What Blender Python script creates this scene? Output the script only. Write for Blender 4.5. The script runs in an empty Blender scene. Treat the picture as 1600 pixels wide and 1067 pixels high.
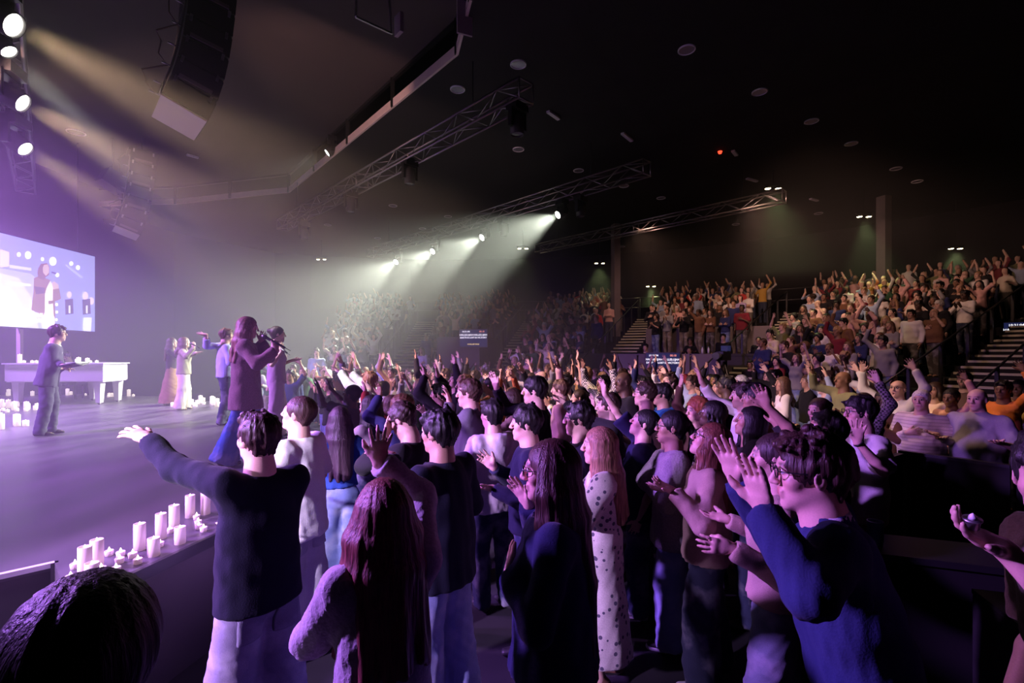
import bpy, bmesh, math, random
import numpy as np
from mathutils import Vector, Matrix
random.seed(7)
SC = bpy.context.scene
COL = SC.collection
# ------------------------------------------------------------------ camera (eye about 2.1 m above the floor, wide lens)
FPX, HZ, CZ = 755.0, 552.0, 2.1
cam = bpy.data.cameras.new('camera'); cam_o = bpy.data.objects.new('camera', cam); COL.objects.link(cam_o)
cam_o.location = (0, 0, CZ); cam_o.rotation_euler = (math.pi/2, 0, 0)
cam.sensor_width = 36; cam.lens = 36 * FPX / 1600; cam.shift_y = (HZ - 533.5) / 1600; cam.clip_start = .05; cam.clip_end = 200
SC.camera = cam_o
def at(px, py, d): return ((px - 800) / FPX * d, d, CZ - (py - HZ) / FPX * d)
# ------------------------------------------------------------------ world and view
w = bpy.data.worlds.new('world'); SC.world = w; w.use_nodes = True
w.node_tree.nodes['Background'].inputs[0].default_value = (.010, .007, .018, 1); w.node_tree.nodes['Background'].inputs[1].default_value = 0.15
SC.view_settings.view_transform = 'Standard'; SC.view_settings.look = 'None'; SC.view_settings.gamma = 1; SC.view_settings.use_curve_mapping = False
SC.view_settings.exposure = 0.0
SC.cycles.use_denoising = True; SC.cycles.max_bounces = 4; SC.cycles.diffuse_bounces = 2; SC.cycles.glossy_bounces = 2; SC.cycles.transmission_bounces = 4
SC.cycles.volume_bounces = 0; SC.cycles.caustics_reflective = False; SC.cycles.caustics_refractive = False; SC.cycles.sample_clamp_indirect = 4.0
# truss axes: NV points from the stage to the audience, WV runs along the trusses
NV = Vector((.72, .69, 0)).normalized(); WV = Vector((-NV.y, NV.x, 0))
def nw(n, w_, z): p = NV * n + WV * w_; return (p.x, p.y, z)
# ------------------------------------------------------------------ the hall's lamps and a few added spots
def spot(name, loc, aim, power, color, size, blend=.4, radius=.12):
    l = bpy.data.lights.new(name, 'SPOT'); l.energy = power; l.color = color; l.spot_size = math.radians(size); l.spot_blend = blend; l.shadow_soft_size = radius
    o = bpy.data.objects.new(name, l); COL.objects.link(o); o.location = loc
    o.rotation_euler = (Vector(aim) - Vector(loc)).to_track_quat('-Z', 'Y').to_euler(); return o
BEAM_W = (9500, 8500, 7600, 6800); S0_W = 6200; HOUSE_W = 420
# purple stage wash from the stage truss, blue and magenta wash across the front crowd, warm wash on the stands, added spots for single figures, the barrier group and the slot
spot('purple_wash', (-11.0,4.2,6.2), (-6.8,7.2,.8), 10500, (.52,.22,1.0), 85, .6, .3)
spot('purple_wash', (-14.5,11.0,6.0), (-11.0,12.0,.8), 5200, (.50,.23,1.0), 90, .6, .3)
spot('front_wash', (-6.2,2.3,3.9), (-.4,2.6,1.0), 6600, (.46,.18,1.0), 48, 1.0, .2)
spot('front_wash', (-7.8,5.2,4.6), (.6,3.2,1.2), 1900, (.72,.28,1.0), 40, .6, .2)
spot('added_fill_spot', (-7.5,-2.2,3.6), (-1.45,3.2,1.0), 11000, (.66,.40,1.0), 24, .8, .15)  # added unseen spot to brighten the white t-shirt man and front row
for n_, a_, p_ in (((4.6,17.6,6.6),(8.0,22.0,3.0),330), ((7.2,14.8,6.6),(13.5,18.0,3.0),560), ((5.5,10.0,6.8),(9.5,14.5,1.5),550), ((2.4,8.6,6.8),(5.0,5.6,1.2),900)): spot('warm_wash', n_, a_, p_, (1.0,.54,.40), 105 if p_ < 800 else 50, .7, .3)  # the last spot is added to warm the men behind the barrier
spot('added_slot_uplight', (-7.2,6.6,6.0), (-3.6,12.8,8.3), 900, (1.0,.55,.45), 50, .7, .2)  # added uplight so the slot lip and stage ceiling catch warm light
spot('added_fill_spot', (-4.4,-4.0,4.6), (-1.50,3.4,1.05), 9000, (.78,.60,1.0), 9, .6, .12)  # second added spot, narrow, lifting only the white t-shirt man
HAZE = .014; NFLOOR, NSTAND = 105, 130
# ------------------------------------------------------------------ materials
M = {}
def nodes(name):
    m = bpy.data.materials.new(name); m.use_nodes = True; nt = m.node_tree; b = nt.nodes['Principled BSDF']; M[name] = m; return m, nt, b
def N(nt, t, **kw):
    n = nt.nodes.new(t)
    for k, v in kw.items(): setattr(n, k, v)
    return n
def mat(name, col, rough=.6, metal=0, emit=None, es=0, spec=.4, bump=0, bscale=40, var=0):
    m, nt, b = nodes(name)
    b.inputs['Base Color'].default_value = (*col, 1); b.inputs['Roughness'].default_value = rough; b.inputs['Metallic'].default_value = metal; b.inputs['Specular IOR Level'].default_value = spec
    if emit: b.inputs['Emission Color'].default_value = (*emit, 1); b.inputs['Emission Strength'].default_value = es
    if bump or var:
        tc = N(nt, 'ShaderNodeTexCoord'); nz = N(nt, 'ShaderNodeTexNoise'); nz.inputs['Scale'].default_value = bscale; nz.inputs['Detail'].default_value = 4
        nt.links.new(tc.outputs['Object'], nz.inputs['Vector'])
        if bump:
            bp = N(nt, 'ShaderNodeBump'); bp.inputs['Strength'].default_value = bump; bp.inputs['Distance'].default_value = .01
            nt.links.new(nz.outputs['Fac'], bp.inputs['Height']); nt.links.new(bp.outputs['Normal'], b.inputs['Normal'])
        if var:
            cr = N(nt, 'ShaderNodeMapRange'); cr.inputs['To Min'].default_value = 1-var; cr.inputs['To Max'].default_value = 1+var
            mx = N(nt, 'ShaderNodeVectorMath', operation='SCALE'); mx.inputs[0].default_value = col
            nt.links.new(nz.outputs['Fac'], cr.inputs['Value']); nt.links.new(cr.outputs[0], mx.inputs['Scale']); nt.links.new(mx.outputs[0], b.inputs['Base Color'])
    return m
def obj_mat(name, rough, spec=.3, sheen=0, bscale=120, bstr=.3, stretch=(1,1,1), var=.12, tint=False, sss=0, pattern=None):
    """material whose colour is the object's own colour"""
    m, nt, b = nodes(name); L = nt.links.new
    oi = N(nt, 'ShaderNodeObjectInfo'); tc = N(nt, 'ShaderNodeTexCoord'); mp = N(nt, 'ShaderNodeMapping'); mp.inputs['Scale'].default_value = stretch
    nz = N(nt, 'ShaderNodeTexNoise'); nz.inputs['Scale'].default_value = bscale; nz.inputs['Detail'].default_value = 3
    L(tc.outputs['Object'], mp.inputs[0]); L(mp.outputs[0], nz.inputs['Vector'])
    mr = N(nt, 'ShaderNodeMapRange'); mr.inputs['From Min'].default_value = .3; mr.inputs['From Max'].default_value = .7; mr.inputs['To Min'].default_value = 1-var; mr.inputs['To Max'].default_value = 1+var
    L(nz.outputs['Fac'], mr.inputs['Value'])
    sc = N(nt, 'ShaderNodeVectorMath', operation='SCALE'); L(oi.outputs['Color'], sc.inputs[0]); L(mr.outputs[0], sc.inputs['Scale'])
    col = sc.outputs[0]
    if tint:
        at_ = N(nt, 'ShaderNodeAttribute', attribute_name='tint'); mu = N(nt, 'ShaderNodeVectorMath', operation='MULTIPLY'); L(col, mu.inputs[0]); L(at_.outputs['Color'], mu.inputs[1]); col = mu.outputs[0]
    if pattern: col = pattern(nt, tc, col)
    L(col, b.inputs['Base Color']); b.inputs['Roughness'].default_value = rough; b.inputs['Specular IOR Level'].default_value = spec
    b.inputs['Sheen Weight'].default_value = sheen; b.inputs['Sheen Roughness'].default_value = .5
    if sss: b.inputs['Subsurface Weight'].default_value = sss; b.inputs['Subsurface Radius'].default_value = (.012,.005,.003); b.inputs['Subsurface Scale'].default_value = 1
    bp = N(nt, 'ShaderNodeBump'); bp.inputs['Strength'].default_value = bstr; bp.inputs['Distance'].default_value = .004
    L(nz.outputs['Fac'], bp.inputs['Height']); L(bp.outputs['Normal'], b.inputs['Normal'])
    return m
def pat_mix(nt, fac, a, bcol):
    mx = N(nt, 'ShaderNodeMix', data_type='RGBA'); nt.links.new(fac, mx.inputs['Factor']); nt.links.new(a, mx.inputs['A']); mx.inputs['B'].default_value = (*bcol, 1); return mx.outputs['Result']
def pat_floral(nt, tc, col):
    vo = N(nt, 'ShaderNodeTexVoronoi'); vo.inputs['Scale'].default_value = 22; nt.links.new(tc.outputs['Object'], vo.inputs['Vector'])
    lt = N(nt, 'ShaderNodeMath', operation='LESS_THAN'); lt.inputs[1].default_value = .27; nt.links.new(vo.outputs['Distance'], lt.inputs[0])
    return pat_mix(nt, lt.outputs[0], col, (.10,.09,.14))
def pat_stripe(bcol, scale, thr):
    def f(nt, tc, col):
        sx = N(nt, 'ShaderNodeSeparateXYZ'); nt.links.new(tc.outputs['Object'], sx.inputs[0])
        m1 = N(nt, 'ShaderNodeMath', operation='MULTIPLY'); m1.inputs[1].default_value = scale; nt.links.new(sx.outputs['Z'], m1.inputs[0])
        fr = N(nt, 'ShaderNodeMath', operation='FRACT'); nt.links.new(m1.outputs[0], fr.inputs[0])
        lt = N(nt, 'ShaderNodeMath', operation='LESS_THAN'); lt.inputs[1].default_value = thr; nt.links.new(fr.outputs[0], lt.inputs[0])
        return pat_mix(nt, lt.outputs[0], col, bcol)
    return f
def pat_check(nt, tc, col):
    ck = N(nt, 'ShaderNodeTexChecker'); ck.inputs['Scale'].default_value = 46; nt.links.new(tc.outputs['Object'], ck.inputs['Vector']); return pat_mix(nt, ck.outputs['Fac'], col, (.02,.02,.02))
def pat_denim(nt, tc, col):
    nz = N(nt, 'ShaderNodeTexNoise'); nz.inputs['Scale'].default_value = 5; nz.inputs['Detail'].default_value = 4; nt.links.new(tc.outputs['Object'], nz.inputs['Vector'])
    mr = N(nt, 'ShaderNodeMapRange'); mr.inputs['From Min'].default_value = .48; mr.inputs['From Max'].default_value = .75; mr.inputs['To Max'].default_value = .35; nt.links.new(nz.outputs['Fac'], mr.inputs['Value'])
    return pat_mix(nt, mr.outputs[0], col, (.75,.75,.78))
obj_mat('skin', .48, .4, 0, 180, .08, var=.05, tint=True, sss=0)
obj_mat('hair', .48, .35, 0, 150, 1.0, (1,1,.08), .55)
obj_mat('cloth', .9, .15, .04, 150, .35, var=.08)
obj_mat('knit', .95, .1, .10, 220, .8, (1,1,1.6), var=.15)
obj_mat('wool', .95, .1, .25, 90, .9, var=.18)
obj_mat('denim', .9, .15, .05, 260, .35, var=.12, pattern=pat_denim)
obj_mat('slacks', .85, .2, .05, 150, .2, var=.06)
obj_mat('leather', .4, .5, 0, 120, .2)
obj_mat('shoe', .5, .4, 0, 120, .15)
obj_mat('floral', .85, .2, .2, 150, .2, pattern=pat_floral)
obj_mat('striped', .9, .1, .4, 150, .5, pattern=pat_stripe((.06,.05,.05), 11, .30))
obj_mat('ribbed', .9, .1, .4, 200, .5, pattern=pat_stripe((.46,.39,.34), 26, .22))
obj_mat('check', .9, .1, .3, 150, .3, pattern=pat_check)
mat('eye_white', (.75,.72,.70), .2); mat('eye_dark', (.02,.012,.008), .1)
mat('black_plastic', (.012,.012,.013), .35); mat('black_metal', (.02,.02,.021), .4, .3); mat('black_matte', (.010,.010,.011), .8, spec=.1)
mat('steel', (.55,.54,.56), .28, 1.0); mat('alu', (.42,.40,.43), .38, .9); mat('dark_alu', (.16,.15,.16), .4, .8)
# ------------------------------------------------------------------ figure sculpting (distance fields -> meshes)
F32 = np.float32
def V3(*a): return np.array(a, dtype=np.float64)
def unit(v):
    v = np.asarray(v, dtype=np.float64); n = np.linalg.norm(v)
    return v / n if n > 1e-9 else V3(0, 0, 1)
def rx(a): c, s = math.cos(a), math.sin(a); return np.array([[1,0,0],[0,c,-s],[0,s,c]])
def ry(a): c, s = math.cos(a), math.sin(a); return np.array([[c,0,s],[0,1,0],[-s,0,c]])
def rz(a): c, s = math.cos(a), math.sin(a); return np.array([[c,-s,0],[s,c,0],[0,0,1]])

class Field:
    """list of soft-joined solids; each is (axes 3x3 rows u,v,w, origin, L, radii0, radii1, k, op, flat)"""
    def __init__(self): self.p = []
    def cap(self, a, b, r0, r1=None, side=(1,0,0), k=.02, op='u', flat=(0,0)):
        a = np.asarray(a, float); b = np.asarray(b, float)
        r1 = r0 if r1 is None else r1
        r0 = (r0, r0) if np.isscalar(r0) else r0; r1 = (r1, r1) if np.isscalar(r1) else r1
        w = b - a; L = np.linalg.norm(w)
        if L < 1e-6: w = V3(0,0,1); L = 1e-6
        w = w / L; u = np.asarray(side, float); u = u - w * (u @ w)
        if np.linalg.norm(u) < 1e-3: u = np.cross(w, V3(.3,.9,.1))
        u = unit(u); v = np.cross(w, u)
        self.p.append((np.array([u,v,w]), a, L, r0, r1, k, op, flat, None)); return self
    def ell(self, c, r, R=None, k=.02, op='u'):
        R = np.eye(3) if R is None else np.asarray(R)
        self.p.append((R.T.copy(), np.asarray(c, float), 0, r, r, k, op, (0,0), 'e')); return self
    def chain(self, pts, rs, side=(1,0,0), k=.02, flat_end=False, flat_start=False):
        for i in range(len(pts) - 1):
            f = (1 if flat_start and i == 0 else 0, 1 if flat_end and i == len(pts) - 2 else 0)
            self.cap(pts[i], pts[i+1], rs[i], rs[i+1], side, k, 'u', f)
        return self
    def bounds(self, pad):
        lo = np.full(3, 1e9); hi = -lo
        for ax, a, L, r0, r1, k, op, fl, ty in self.p:
            if op != 'u': continue
            r = max(max(r0), max(r1)); b = a + ax[2] * L
            lo = np.minimum(lo, np.minimum(a, b) - r); hi = np.maximum(hi, np.maximum(a, b) + r)
        return lo - pad, hi + pad
    def grid(self, vox):
        lo, hi = self.bounds(vox * 2.5)
        n = np.ceil((hi - lo) / vox).astype(int) + 1
        D = np.full(n, .06, dtype=F32)
        xs = [(lo[i] + np.arange(n[i]) * vox).astype(F32) for i in range(3)]
        for ax, a, L, r0, r1, k, op, fl, ty in self.p:
            r = max(max(r0), max(r1)); b = a + ax[2] * L
            m = k + 2.5 * vox
            l = np.clip(np.floor((np.minimum(a, b) - r - m - lo) / vox).astype(int), 0, n - 1)
            h = np.clip(np.ceil((np.maximum(a, b) + r + m - lo) / vox).astype(int) + 1, 1, n)
            if np.any(h <= l): continue
            X = (xs[0][l[0]:h[0]] - F32(a[0]))[:,None,None]; Y = (xs[1][l[1]:h[1]] - F32(a[1]))[None,:,None]; Z = (xs[2][l[2]:h[2]] - F32(a[2]))[None,None,:]
            q = [(X * F32(ax[i][0]) + Y * F32(ax[i][1])) + Z * F32(ax[i][2]) for i in range(3)]
            if ty == 'e':
                k0 = np.sqrt((q[0]/F32(r0[0]))**2 + (q[1]/F32(r0[1]))**2 + (q[2]/F32(r0[2]))**2)
                k1 = np.sqrt((q[0]/F32(r0[0]**2))**2 + (q[1]/F32(r0[1]**2))**2 + (q[2]/F32(r0[2]**2))**2) + F32(1e-6)
                d = k0 * (k0 - 1) / k1
            else:
                t = np.clip(q[2] / F32(L), 0, 1); qw = q[2] - t * F32(L)
                if r0[0] == r0[1] and r1[0] == r1[1]:
                    d = np.sqrt(q[0]**2 + q[1]**2 + qw**2) - (F32(r0[0]) + t * F32(r1[0] - r0[0]))
                else:
                    ru = F32(r0[0]) + t * F32(r1[0] - r0[0]); rv = F32(r0[1]) + t * F32(r1[1] - r0[1]); rw = np.minimum(ru, rv)
                    a0, a1, a2 = q[0]/ru, q[1]/rv, qw/rw
                    k0 = np.sqrt(a0**2 + a1**2 + a2**2)
                    k1 = np.sqrt((a0/ru)**2 + (a1/rv)**2 + (a2/rw)**2) + F32(1e-6)
                    d = k0 * (k0 - 1) / k1
                if fl[0]: d = np.maximum(d, -q[2])
                if fl[1]: d = np.maximum(d, q[2] - F32(L))
            sl = (slice(l[0],h[0]), slice(l[1],h[1]), slice(l[2],h[2]))
            o = D[sl]
            if op == 's': d = -d
            hh = np.maximum(F32(k) - np.abs(o - d), 0) / F32(max(k, 1e-5))
            if op == 'u': D[sl] = np.minimum(o, d) - hh * hh * F32(k * .25)
            else: D[sl] = np.maximum(o, d) + hh * hh * F32(k * .25)
        D[0] = D[-1] = .05; D[:,0] = D[:,-1] = .05; D[:,:,0] = D[:,:,-1] = .05
        return D, lo

CORN = [(i,j,k) for i in (0,1) for j in (0,1) for k in (0,1)]
EDGE = [(a,b) for a in range(8) for b in range(a+1,8) if sum(abs(CORN[a][i]-CORN[b][i]) for i in range(3)) == 1]
def surface(D, lo, vox, smooth=1):
    """surface nets on the grid"""
    ins = D < 0
    c = np.zeros(tuple(s - 1 for s in D.shape), dtype=np.int8)
    for i,j,k in CORN:
        c += ins[i:D.shape[0]-1+i, j:D.shape[1]-1+j, k:D.shape[2]-1+k]
    act = np.argwhere((c > 0) & (c < 8))
    idx = np.full(c.shape, -1, dtype=np.int32); idx[act[:,0],act[:,1],act[:,2]] = np.arange(len(act))
    val = np.stack([D[act[:,0]+i, act[:,1]+j, act[:,2]+k] for i,j,k in CORN], 1)
    acc = np.zeros((len(act),3)); cnt = np.zeros(len(act))
    for a,b in EDGE:
        va, vb = val[:,a], val[:,b]; m = (va < 0) != (vb < 0)
        t = np.where(m, va / np.where(m, va - vb, 1), 0)
        ca, cb = np.array(CORN[a], float), np.array(CORN[b], float)
        acc += np.where(m[:,None], ca + (cb - ca) * t[:,None], 0); cnt += m
    v = lo + (act + acc / cnt[:,None]) * vox
    Q = []
    for ax in range(3):
        o1, o2 = [(1,2),(2,0),(0,1)][ax]
        sa = [slice(1,-1)]*3; sb = [slice(1,-1)]*3
        sa[ax] = slice(0,-1); sb[ax] = slice(1,None)
        A = ins[tuple(sa)]; B = ins[tuple(sb)]
        e = np.argwhere(A != B)
        if len(e) == 0: continue
        inside_first = A[e[:,0],e[:,1],e[:,2]]
        base = e.copy(); 
        for o in (o1,o2): base[:,o] += 1
        def cell(d1, d2):
            p = base.copy(); p[:,o1] -= d1; p[:,o2] -= d2
            return idx[p[:,0],p[:,1],p[:,2]]
        q = np.stack([cell(1,1), cell(0,1), cell(0,0), cell(1,0)], 1)
        q[~inside_first] = q[~inside_first][:, ::-1]
        Q.append(q)
    Q = np.concatenate(Q); Q = Q[(Q >= 0).all(1)]
    for _ in range(smooth):
        s = np.zeros_like(v); n = np.zeros(len(v))
        for a in range(4):
            b = (a + 1) % 4
            np.add.at(s, Q[:,a], v[Q[:,b]]); np.add.at(n, Q[:,a], 1)
            np.add.at(s, Q[:,b], v[Q[:,a]]); np.add.at(n, Q[:,b], 1)
        v = .5 * v + .5 * s / np.maximum(n, 1)[:,None]
    return v, Q

def np_mesh(name, v, Q, mats, tint=None, smooth=True):
    me = bpy.data.meshes.new(name)
    me.vertices.add(len(v)); me.vertices.foreach_set('co', np.ascontiguousarray(v, dtype=F32).ravel())
    me.loops.add(Q.size); me.loops.foreach_set('vertex_index', np.ascontiguousarray(Q, dtype=np.int32).ravel())
    me.polygons.add(len(Q)); me.polygons.foreach_set('loop_start', np.arange(0, Q.size, 4, dtype=np.int32))
    me.polygons.foreach_set('use_smooth', np.full(len(Q), smooth))
    me.update(calc_edges=True)
    for m in (mats if isinstance(mats, (list,tuple)) else [mats]): me.materials.append(m)
    if tint is not None:
        at_ = me.color_attributes.new('tint', 'FLOAT_COLOR', 'POINT')
        c = np.ones((len(v),4), dtype=F32); c[:,:3] = tint
        at_.data.foreach_set('color', c.ravel())
    return me
def wobble(v, amp, freq, seed, stretch=(1,1,1)):
    r = np.random.RandomState(seed); out = np.zeros(len(v))
    for i in range(6):
        k = r.normal(size=3) * freq * np.array(stretch); out += np.sin(v @ k + r.uniform(0,6.28)) / 6
    return out * amp * 2
def normals(v, Q):
    n = np.cross(v[Q[:,2]] - v[Q[:,0]], v[Q[:,3]] - v[Q[:,1]])
    o = np.zeros_like(v)
    for a in range(4): np.add.at(o, Q[:,a], n)
    return o / np.maximum(np.linalg.norm(o, axis=1), 1e-9)[:,None]

# ------------------------------------------------------------------ skeleton and pose
PRE = {  # wrist relative to the shoulder (x outwards), elbow hint, palm normal, finger direction or None
 'hang':  ((.045,.03,-.535), (.4,-1,-.2), (-1,.1,0), None),
 'up':    ((.07,.10,.46), (1,.2,-.3), (0,1,.1), None),
 'vee':   ((.20,.14,.42), (1,-.1,-.6), (-.2,1,.1), None),
 'upfwd': ((.04,.33,.30), (.7,-.2,-1), (-.2,.5,.6), None),
 'fwd':   ((-.02,.42,.02), (.6,-.2,-1), (-.3,.1,1), None),
 'half':  ((.04,.25,.10), (.5,-.4,-1), (-.3,.8,.2), (0,.25,1)),
 'low':   ((.05,.26,-.18), (.5,-.5,-.8), (-.2,.1,1), (.1,1,.1)),
 'chest': ((-.12,.19,-.17), (.8,-.3,-.8), (-.1,-1,0), (-1,.1,.35)),
 'cross': ((-.20,.17,-.24), (.9,-.2,-.7), (0,-1,.1), (-1,.1,.1)),
 'clap':  ((-.125,.27,-.10), (.8,-.2,-.8), (-1,0,0), (0,.7,.7)),
 'side':  ((.37,.22,.08), (.2,-.5,-1), (0,.4,1), None),
 'mic':   ((-.06,.17,.07), (.7,.1,-1), (-.8,.1,.2), (-.3,.3,.9)),
 'hip':   ((.10,-.02,-.36), (1,-.8,0), (-1,.2,0), (-.6,.5,-.6)),
 'face':  ((-.10,.16,.10), (.6,.3,-1), (0,-1,0), (-.25,-.05,1)),
 'wide':  ((.42,.12,.24), (.2,-.5,-1), (0,.5,.8), None),
 'sit':   ((-.02,.33,-.32), (.7,-.4,-.6), (0,0,-1), (0,1,0)),
}
def hand(F, wrist, f, n, sgn, sc, curl=.25, spread=.12, grip=False):
    f = unit(f); n = np.asarray(n, float); n = unit(n - f * (n @ f)); s = np.cross(f, n) * sgn
    P = lambda a, b, c: wrist + (f * a + s * b + n * c) * sc
    F.cap(P(-.01,0,0), P(.035,0,0), (.025*sc,.020*sc), (.036*sc,.017*sc), s, .02)
    F.cap(P(.03,0,0), P(.083,.002,0), (.036*sc,.016*sc), (.041*sc,.013*sc), s, .015)
    for i, (b, a, L, sp) in enumerate(((.031,.083,.072,1.0),(.0105,.089,.080,.25),(-.0105,.086,.074,-.45),(-.030,.078,.058,-1.3))):
        d = f + s * spread * sp; d = unit(d); p = P(a - .012, b, 0); r = .0092 * sc
        ang = 0; pts = [p]; q = p
        for j, fr in enumerate((.50,.29,.21)):
            ang += curl * (.75 + .12 * i) * ((.7, 1.0, .8)[j] if not grip else (1.1, 1.25, .9)[j])
            q = q + (d * math.cos(ang) + n * math.sin(ang)) * (L + (.012 if j == 0 else 0)) * fr * sc * 1.06; pts.append(q)
        F.chain(pts, [r, r*.93, r*.86, r*.74], s, .006)
    if grip: tp = [P(.02,.022,.004), P(.052,.040,.022), P(.078,.030,.045), P(.085,.012,.055)]
    else: tp = [P(.018,.022,.004), P(.045,.048,.012), P(.072,.066,.018), P(.094,.075,.022)]
    F.chain(tp, [.015*sc,.0125*sc,.0105*sc,.0085*sc], n, .012)
    return P

def pose(sp):
    """joints in the figure's own frame (x right, y forward, z up, feet on z = 0)"""
    s = sp['H'] / 1.75; fem = sp.get('fem', False); J = {'s': s}
    bw = sp.get('bulk', 1.0); J['sh'] = (.165 if fem else .188) * s * (.5 + .5 * bw)
    sit = sp.get('sit'); pz = (.52 if sit else .93) * s
    J['pel'] = V3(0, 0, pz)
    R = rx(-math.radians(sp.get('lean', 0))) @ ry(math.radians(sp.get('sway', 0))); J['Rt'] = R
    up = lambda z, x=0, y=0: J['pel'] + R @ V3(x, y, (z - .93) * s)
    J['up'] = up
    J['neck'] = up(1.485, 0, -.005 * s)
    hp = math.radians(sp.get('pitch', 0)); hy = math.radians(sp.get('yaw', 0)); hr = math.radians(sp.get('roll', 0))
    J['Rh'] = rz(hy) @ rx(hp) @ ry(hr); J['hs'] = s ** .6 * sp.get('hsize', 1.0)
    J['head'] = J['neck'] + R @ V3(0, .018 * s, .05 * s) + J['Rh'] @ V3(0, .006, .10) * J['hs']
    for i, (nm, sg) in enumerate((('L', -1), ('R', 1))):
        a = sp['arms'][i]; sh = up(1.405, sg * J['sh'] * .95, -.01 * s)
        lu, lf = .300 * s, .262 * s
        if isinstance(a, str):
            w, po, pn, fd = PRE[a.split('*')[0]]
            jit = sp.get('jit', (0,0,0))
            w = V3(sg * w[0], w[1], w[2]) * s + np.array(jit) * s * (1, 1, 1); po = V3(sg * po[0], po[1], po[2]); pn = V3(sg * pn[0], pn[1], pn[2])
            fd = None if fd is None else V3(sg * fd[0], fd[1], fd[2])
            if w[2] > .2 * s: sh = sh + V3(-sg * .015, 0, .045 * s)
            W = sh + w; hd = {}
        else:
            W = np.asarray(a['w'], float); po = np.asarray(a.get('pole', (sg * .6, -.3, -1)), float); pn = np.asarray(a.get('palm', (0,1,0)), float)
            fd = a.get('f'); hd = a
            if W[2] > sh[2] + .15: sh = sh + V3(-sg * .015, 0, .045 * s)
        d = W - sh; D = np.linalg.norm(d); mx = (lu + lf) * .985
        if D > mx: d = d / D * mx; D = mx; W = sh + d
        D = max(D, abs(lu - lf) + .08)
        ca = (lu*lu + D*D - lf*lf) / (2*lu*D); ca = max(-1, min(1, ca))
        dd = unit(d); pp = unit(po - dd * (po @ dd))
        E = sh + dd * lu * ca + pp * lu * math.sqrt(max(0, 1 - ca*ca))
        if 'e' in hd: E = np.asarray(hd['e'], float)
        J[nm] = (sh, E, W, unit(W - E) if fd is None else unit(fd), pn, hd)
    J['legs'] = []
    st = sp.get('step', (.05, -.05)); gap = sp.get('gap', .1)
    for i, sg in enumerate((-1, 1)):
        hip = J['pel'] + V3(sg * .088 * s, 0, -.03 * s)
        if sit: kn = V3(sg * .11 * s, .43 * s, .53 * s); an = V3(sg * .12 * s, .40 * s + st[i], .09 * s)
        else:
            an = V3(sg * gap * s, st[i] * s - .03 * s, .085 * s); kn = (hip + an) / 2 + V3(sg * .01, .035 * s, .02 * s)
        J['legs'].append((hip, kn, an))
    return J

def head_field(F, J, sp):
    R, hc, q = J['Rh'], J['head'], J['hs']; fem = sp.get('fem', False)
    P = lambda x, y, z: hc + R @ V3(x, y, z) * q
    X = R[:,0]; jw = .90 if fem else 1.0; fat = sp.get('face', 1.0)
    F.ell(P(0,-.014,.030), (.077*q,.097*q,.086*q), R, .02)
    F.cap(P(0,.030,.030), P(0,.042,-.070), (.062*q*fat,.052*q), (.046*jw*q*fat,.042*q), X, .03)
    F.ell(P(0,.022,-.066), (.056*jw*q*fat,.058*q,.042*q), R, .03)
    F.ell(P(0,.072,-.105), (.022*jw*q,.018*q,.017*q), R, .025)
    for sg in (-1, 1):
        F.ell(P(sg*.038,.060,-.022), (.026*q*fat,.026*q,.026*q), R, .02)
        F.ell(P(sg*.031,.103,.012), (.019*q,.018*q,.013*q), R, .012, 's')
        F.ell(P(sg*.031,.080,.012), (.0145*q,.0135*q,.0125*q), R, .006)
    F.cap(P(-.034,.083,.030), P(.034,.083,.030), .010*q, .010*q, X, .015)
    F.cap(P(0,.090,.022), P(0,.113,-.026), .0085*q, .0125*q, X, .012)
    for sg in (-1, 1): F.ell(P(sg*.013,.101,-.031), (.009*q,.011*q,.008*q), R, .008)
    mo = sp.get('mouth', 0)
    F.cap(P(-.019,.089,-.056), P(.019,.089,-.056), .0085*q, None, X, .008)
    F.cap(P(-.016,.088,-.070-mo*.012), P(.016,.088,-.070-mo*.012), .0085*q, None, X, .008)
    if mo: F.ell(P(0,.096,-.063-mo*.006), (.017*q,.024*q,(.004+.008*mo)*q), R, .004, 's')
    for sg in (-1, 1):
        Re = R @ rz(sg*-.35)
        F.ell(P(sg*.080,-.008,-.004), (.009*q,.021*q,.033*q), Re, .006)
        F.ell(P(sg*.090,-.003,-.002), (.006*q,.011*q,.019*q), Re, .004, 's')
    nr = (.050 if fem else .060) * q * (.6+.4*fat)
    F.cap(P(0,-.022,-.045), J['neck'] + V3(0,-.005,-.03), nr, nr*1.08, X, .03)

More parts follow.
